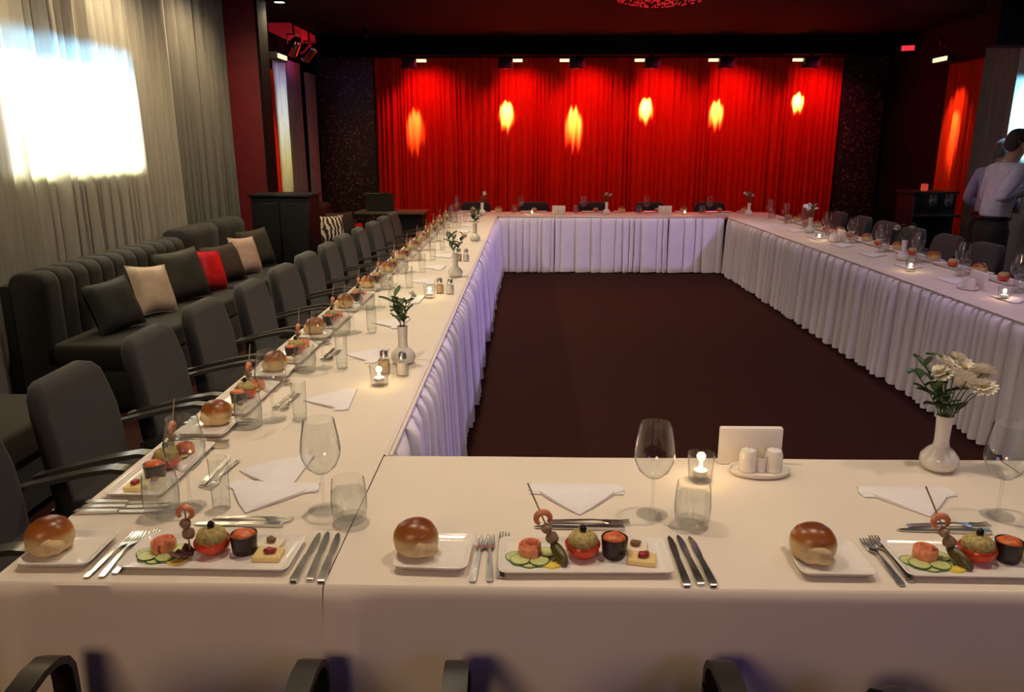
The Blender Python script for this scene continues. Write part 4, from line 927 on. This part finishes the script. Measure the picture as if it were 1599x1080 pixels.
def cushion(mt, w, h, loc, rot, label, seed, t=0.15):
    put('cushion', [('cover', pillow(w, h, t, seed).mesh('cover', mt, True, 80)),
                    ('seam', MB().tube([((x * w / 2) * (1 - 0.10 * (1 - y * y) * abs(x) ** 3), 0, h / 2 + y * h / 2 * (1 - 0.10 * (1 - x * x) * abs(y) ** 3)) for x, y in [(-1 + 2 * i / 8, -1) for i in range(8)] + [(1, -1 + 2 * i / 8) for i in range(8)] + [(1 - 2 * i / 8, 1) for i in range(8)] + [(-1, 1 - 2 * i / 8) for i in range(9)]], 0.004, 5).mesh('seam', mt))],
        loc, 0, label, 'cushion', 'sofa cushions', rot=rot)
SZ = 0.452
cushion('cushg', 0.38, 0.36, (-2.70, 5.10, SZ), (R(-20), R(-4), R(72)), 'dark green grey cushion at the near end of the sofa', 1)
cushion('cushc', 0.36, 0.38, (-2.70, 5.62, SZ), (R(-22), R(6), R(68)), 'cream satin cushion left of the big brown one', 2, 0.12)
cushion('cushd', 0.42, 0.42, (-2.70, 6.16, SZ), (R(-18), R(-3), R(62)), 'large dark olive cushion right of the cream cushion', 3, 0.18)
cushion('cushr', 0.40, 0.36, (-2.68, 6.58, SZ), (R(-18), R(8), R(75)), 'shiny red cushion between the two sofas', 4, 0.14)
cushion('cushb', 0.44, 0.36, (-2.70, 7.05, SZ), (R(-24), R(0), R(70)), 'brown cushion just right of the red cushion', 5, 0.16)
cushion('cushp', 0.33, 0.37, (-2.68, 7.52, SZ), (R(-20), R(3), R(65)), 'pale pinkish cushion on the sofa beside the column', 6, 0.12)
cushion('cushd', 0.40, 0.40, (-2.72, 7.96, SZ), (R(-18), R(-3), R(60)), 'olive brown cushion at the far end beside the black cabinet', 7, 0.16)
cushion('zebra', 0.34, 0.36, (-2.46, 9.95, SZ), (R(-15), R(0), R(35)), 'black and white zebra striped cushion on the far sofa', 8, 0.15)
cushion('cushb', 0.44, 0.36, (-2.45, 10.55, SZ), (R(-18), R(0), R(50)), 'dark brown cushion right of the zebra cushion', 9, 0.15)
cushion('cushr', 0.40, 0.14, (-2.45, 11.15, SZ), (R(-20), R(0), R(60)), 'low red cushion at the end of the far sofa', 10, 0.12)
# black cabinet between the sofas
cab = put('cabinet', [('body', MB().rbox(0.62, 0.46, 1.12, 0.012, 1, (0, 0, 0.56)).mesh('body', 'black')),
                ('top', MB().rbox(0.66, 0.50, 0.03, 0.006, 1, (0, 0, 1.135)).mesh('top', 'black')),
                ('door', MB().rbox(0.29, 0.02, 0.96, 0.004, 1, (-0.152, -0.238, 0.58)).mesh('door', 'plasticb')),
                ('door', MB().rbox(0.29, 0.02, 0.96, 0.004, 1, (0.152, -0.238, 0.58)).mesh('door', 'plasticb'))],
          (-2.66, 8.72, 0), 0, 'tall black cabinet standing between sofa and red column', 'cabinet')
# DJ style table with laptop at the far left
put('side_table', [('top', MB().rbox(0.95, 0.55, 0.035, 0.008, 1, (0, 0, 0.775)).mesh('top', 'tabd')), ('panel', MB().rbox(0.55, 0.40, 0.755, 0.01, 1, (0.16, 0, 0.38)).mesh('panel', 'plasticb'))],
    (-1.86, 10.9, 0), 0, 'dark olive table with laptop beside the red curtain', 'table')
put('laptop', [('base', MB().rbox(0.36, 0.25, 0.018, 0.004, 1, (0, 0, 0.009)).mesh('base', 'plasticb')),
               ('screen', MB().rbox(0.36, 0.012, 0.24, 0.004, 1, (0, 0, 0.12), T4((0, -0.115, 0.018)) @ RX(R(18))).mesh('screen', 'lid')),
               ('keyboard', MB().box(-0.15, 0.15, -0.06, 0.09, 0.018, 0.0195).mesh('keyboard', 'black', False))],
    (-2.02, 10.9, 0.7925), R(8), 'open laptop seen from behind on the dark olive table', 'laptop')

# ------------------------------------------------------------------ right background: bar cabinet and people
put('bar_cabinet', [('body', MB().rbox(0.50, 0.45, 1.10, 0.012, 1, (0, 0, 0.55)).mesh('body', 'black')), ('top', MB().rbox(0.54, 0.49, 0.03, 0.006, 1, (0, 0, 1.115)).mesh('top', 'black')),
                    ('shelf', MB().rbox(0.46, 0.20, 0.02, 0.004, 1, (0, -0.32, 0.86)).mesh('shelf', 'black'))], (4.80, 9.75, 0), 0, 'black bar cabinet behind the right row chairs', 'cabinet')
for i, (x, y, z) in enumerate(((4.72, 9.42, 0.871), (4.90, 9.42, 0.871))):
    put('wine_glass', WINE, (x, y, z), 0, ['left', 'right'][i] + ' wine glass on shelf of the black bar cabinet', 'wine glass', 'glasses on the bar cabinet')
put('candle_jar', [('jar', MB().lathe([(0.0, 0.0), (0.035, 0.0), (0.04, 0.02), (0.04, 0.08), (0.036, 0.08)], 16).mesh('jar', 'winer')), ('rim', MB().lathe([(0.041, 0.078), (0.041, 0.084), (0.036, 0.084)], 16).mesh('rim', 'chrome'))], (4.75, 9.72, 1.131), 0, 'red glass candle jar on top of the black bar cabinet', 'candle jar')

def skin_mesh(name, pts, edges, mt, sub=2):
    me = bpy.data.meshes.new(name); me.from_pydata([p[:3] for p in pts], edges, []); me.materials.append(M[mt])
    o = bpy.data.objects.new(name + '_tmp', me); COL.objects.link(o)
    md = o.modifiers.new('skin', 'SKIN'); md.use_smooth_shade = True
    for i, p in enumerate(pts):
        sv = me.skin_vertices[0].data[i]; sv.radius = (p[3], p[4] if len(p) > 4 else p[3]); sv.use_root = (i == 0)
    ss = o.modifiers.new('sub', 'SUBSURF'); ss.levels = sub; ss.render_levels = sub
    dg = bpy.context.evaluated_depsgraph_get(); dg.update()
    out = bpy.data.meshes.new_from_object(o.evaluated_get(dg)); out.name = name
    bpy.data.objects.remove(o)
    if not out.materials: out.materials.append(M[mt])
    for p in out.polygons: p.use_smooth = True
    return out
def chain(idx): return [(a, b) for a, b in zip(idx, idx[1:])]
def person(loc, rz, hgt, shirt_m, hair_m, label, gesture):
    """standing figure facing +y in local space; 1.78 m before scaling"""
    s = hgt / 1.78; LN = 0.20
    def leaned(q): return [(x, y + LN * max(0, z - 1.0), z, *r) for x, y, z, *r in q]
    HO = (0, LN * 0.62, 0)
    t = link('person', None, None, loc, (0, 0, rz), s); tag(t, label, 'person')
    # body: pelvis root, spine, neck, head, arms with hands and fingers, legs and feet in one skin
    P = [(0, 0, 0.95, 0.115, 0.09), (0, 0.00, 1.10, 0.115, 0.09), (0, 0.0, 1.28, 0.14, 0.10), (0, -0.01, 1.42, 0.10, 0.085), (0, 0.0, 1.50, 0.055), (0, 0.015, 1.56, 0.058, 0.062), (0, 0.03, 1.64, 0.078, 0.092), (0, 0.025, 1.71, 0.072, 0.085)]
    E = chain(range(8)); n = len(P)
    for sd in (-1, 1):
        g = gesture[0 if sd < 0 else 1]; b = len(P)
        P += [(sd * 0.175, -0.01, 1.41, 0.058), (g[0][0], g[0][1], g[0][2], 0.043), ((g[0][0] + g[1][0]) / 2, (g[0][1] + g[1][1]) / 2, (g[0][2] + g[1][2]) / 2, 0.040), (g[1][0], g[1][1], g[1][2], 0.027)]
        E += [(3, b)] + chain([b, b + 1, b + 2, b + 3])
        d = (Vector(g[1]) - Vector(g[0])).normalized(); sidev = d.cross(Vector((0, 0, 1)))
        sidev = sidev.normalized() if sidev.length > 0.1 else Vector((1, 0, 0))
        palm = Vector(g[1]) + d * 0.075; P.append((*palm, 0.030, 0.022)); pi = len(P) - 1; E.append((b + 3, pi))
        for q, (off, ln) in enumerate(((-0.030, 0.070), (-0.010, 0.082), (0.010, 0.078), (0.030, 0.062))):
            k0 = palm + d * 0.02 + sidev * off; k1 = k0 + d * ln * 0.5 + Vector((0, 0, -0.006)); k2 = k1 + d * ln * 0.4 + Vector((0, 0, -0.025))
            i0 = len(P); P += [(*k0, 0.010), (*k1, 0.009), (*k2, 0.008)]; E += [(pi, i0)] + chain([i0, i0 + 1, i0 + 2])
        th0 = Vector(g[1]) + d * 0.03 - sidev * sd * 0.03; th1 = th0 + d * 0.035 - sidev * sd * 0.02; i0 = len(P)
        P += [(*th0, 0.012), (*th1, 0.010)]; E += [(b + 3, i0), (i0, i0 + 1)]
    for sd in (-1, 1):
        b = len(P); P += [(sd * 0.09, 0, 0.84, 0.078), (sd * 0.11, 0.01, 0.50, 0.058), (sd * 0.115, -0.02, 0.30, 0.054), (sd * 0.115, -0.03, 0.09, 0.040), (sd * 0.12, 0.05, 0.045, 0.040), (sd * 0.125, 0.13, 0.035, 0.030)]
        E += [(0, b)] + chain(range(b, b + 6))
    link('body', skin_mesh('body', leaned(P), E, 'skin'), t)
    # shirt
    S = [(0, 0, 0.92, 0.165, 0.130), (0, 0.0, 1.08, 0.158, 0.128), (0, 0.0, 1.28, 0.165, 0.128), (0, -0.01, 1.41, 0.125, 0.105), (0, -0.003, 1.475, 0.074, 0.070)]
    SE = chain(range(5))
    for sd in (-1, 1):
        g = gesture[0 if sd < 0 else 1]; b = len(S); el, wr = Vector(g[0]), Vector(g[1])
        S += [(sd * 0.18, -0.01, 1.405, 0.080), (*el, 0.064), (*(el + (wr - el) * 0.5), 0.056), (*(el + (wr - el) * 0.93), 0.044)]; SE += [(3, b)] + chain(range(b, b + 4))
    sh = link('shirt', skin_mesh('shirt', leaned(S), SE, shirt_m), t)
    col = MB().lathe([(0.074, 1.465), (0.070, 1.505), (0.064, 1.508), (0.062, 1.47)], 16, T4((0, -0.003 + LN * 0.48, 0))); link('collar', col.mesh('collar', shirt_m), sh)
    Tt = [(0, 0, 1.02, 0.152, 0.120), (0, 0, 0.86, 0.160, 0.125)]; TE = [(0, 1)]
    for sd in (-1, 1):
        b = len(Tt); Tt += [(sd * 0.095, 0, 0.80, 0.105), (sd * 0.11, 0.01, 0.50, 0.080), (sd * 0.115, -0.02, 0.28, 0.075), (sd * 0.115, -0.025, 0.07, 0.070)]; TE += [(1, b)] + chain(range(b, b + 4))
    link('trousers', skin_mesh('trousers', Tt, TE, 'trous'), t)
    link('belt', MB().rings([[(a * math.cos(2 * math.pi * j / 24), bq * math.sin(2 * math.pi * j / 24), z) for j in range(24)] for a, bq, z in ((0.166, 0.134, 0.965), (0.170, 0.138, 0.97), (0.170, 0.138, 1.00), (0.166, 0.134, 1.005))], True).mesh('belt', 'black'), t)
    for sd in (-1, 1):
        link('shoe', MB().blob(0.048, 0.135, 0.050, (sd * 0.12, 0.055, 0.045), 14, 8).mesh('shoe', 'black'), t)
    # hair cap, ears, eyes, nose, mouth
    hr = MB().blob(0.088, 0.104, 0.075, (0, 0.012, 1.715), 20, 12, 0.012, 3)
    hr.blob(0.082, 0.055, 0.085, (0, -0.045, 1.665), 16, 10, 0.015, 4)
    link('hair', hr.mesh('hair', hair_m, True, 80), t, HO)
    for sd in (-1, 1):
        link('ear', MB().blob(0.012, 0.020, 0.032, (sd * 0.082, 0.02, 1.635), 10, 8).mesh('ear', 'skin'), t, HO)
        e = link('eye', MB().blob(0.012, 0.010, 0.009, (sd * 0.032, 0.108, 1.648), 10, 6).mesh('eye', 'china'), t, HO)
        link('iris', MB().blob(0.006, 0.004, 0.006, (sd * 0.032, 0.116, 1.648), 8, 6).mesh('iris', 'olive'), e)
    link('nose', MB().blob(0.013, 0.020, 0.026, (0, 0.122, 1.622), 10, 8).mesh('nose', 'skin'), t, HO)
    link('mouth', MB().blob(0.026, 0.010, 0.008, (0, 0.108, 1.580), 10, 6).mesh('mouth', 'dried'), t, HO)
    return t
person((4.40, 7.62, 0), R(-86), 1.80, 'shirt', 'hairb', 'person in pale lilac shirt and black trousers standing at right edge', (((-0.27, 0.03, 1.14), (-0.06, 0.26, 1.19)), ((0.25, -0.17, 1.17), (0.17, 0.10, 1.27))))
person((4.96, 8.70, 0), R(-60), 1.72, 'shirt2', 'hairg', 'grey haired person in lilac shirt standing behind the other', (((-0.26, -0.02, 1.13), (-0.18, 0.20, 1.02)), ((0.26, -0.02, 1.13), (0.16, 0.22, 1.05))))
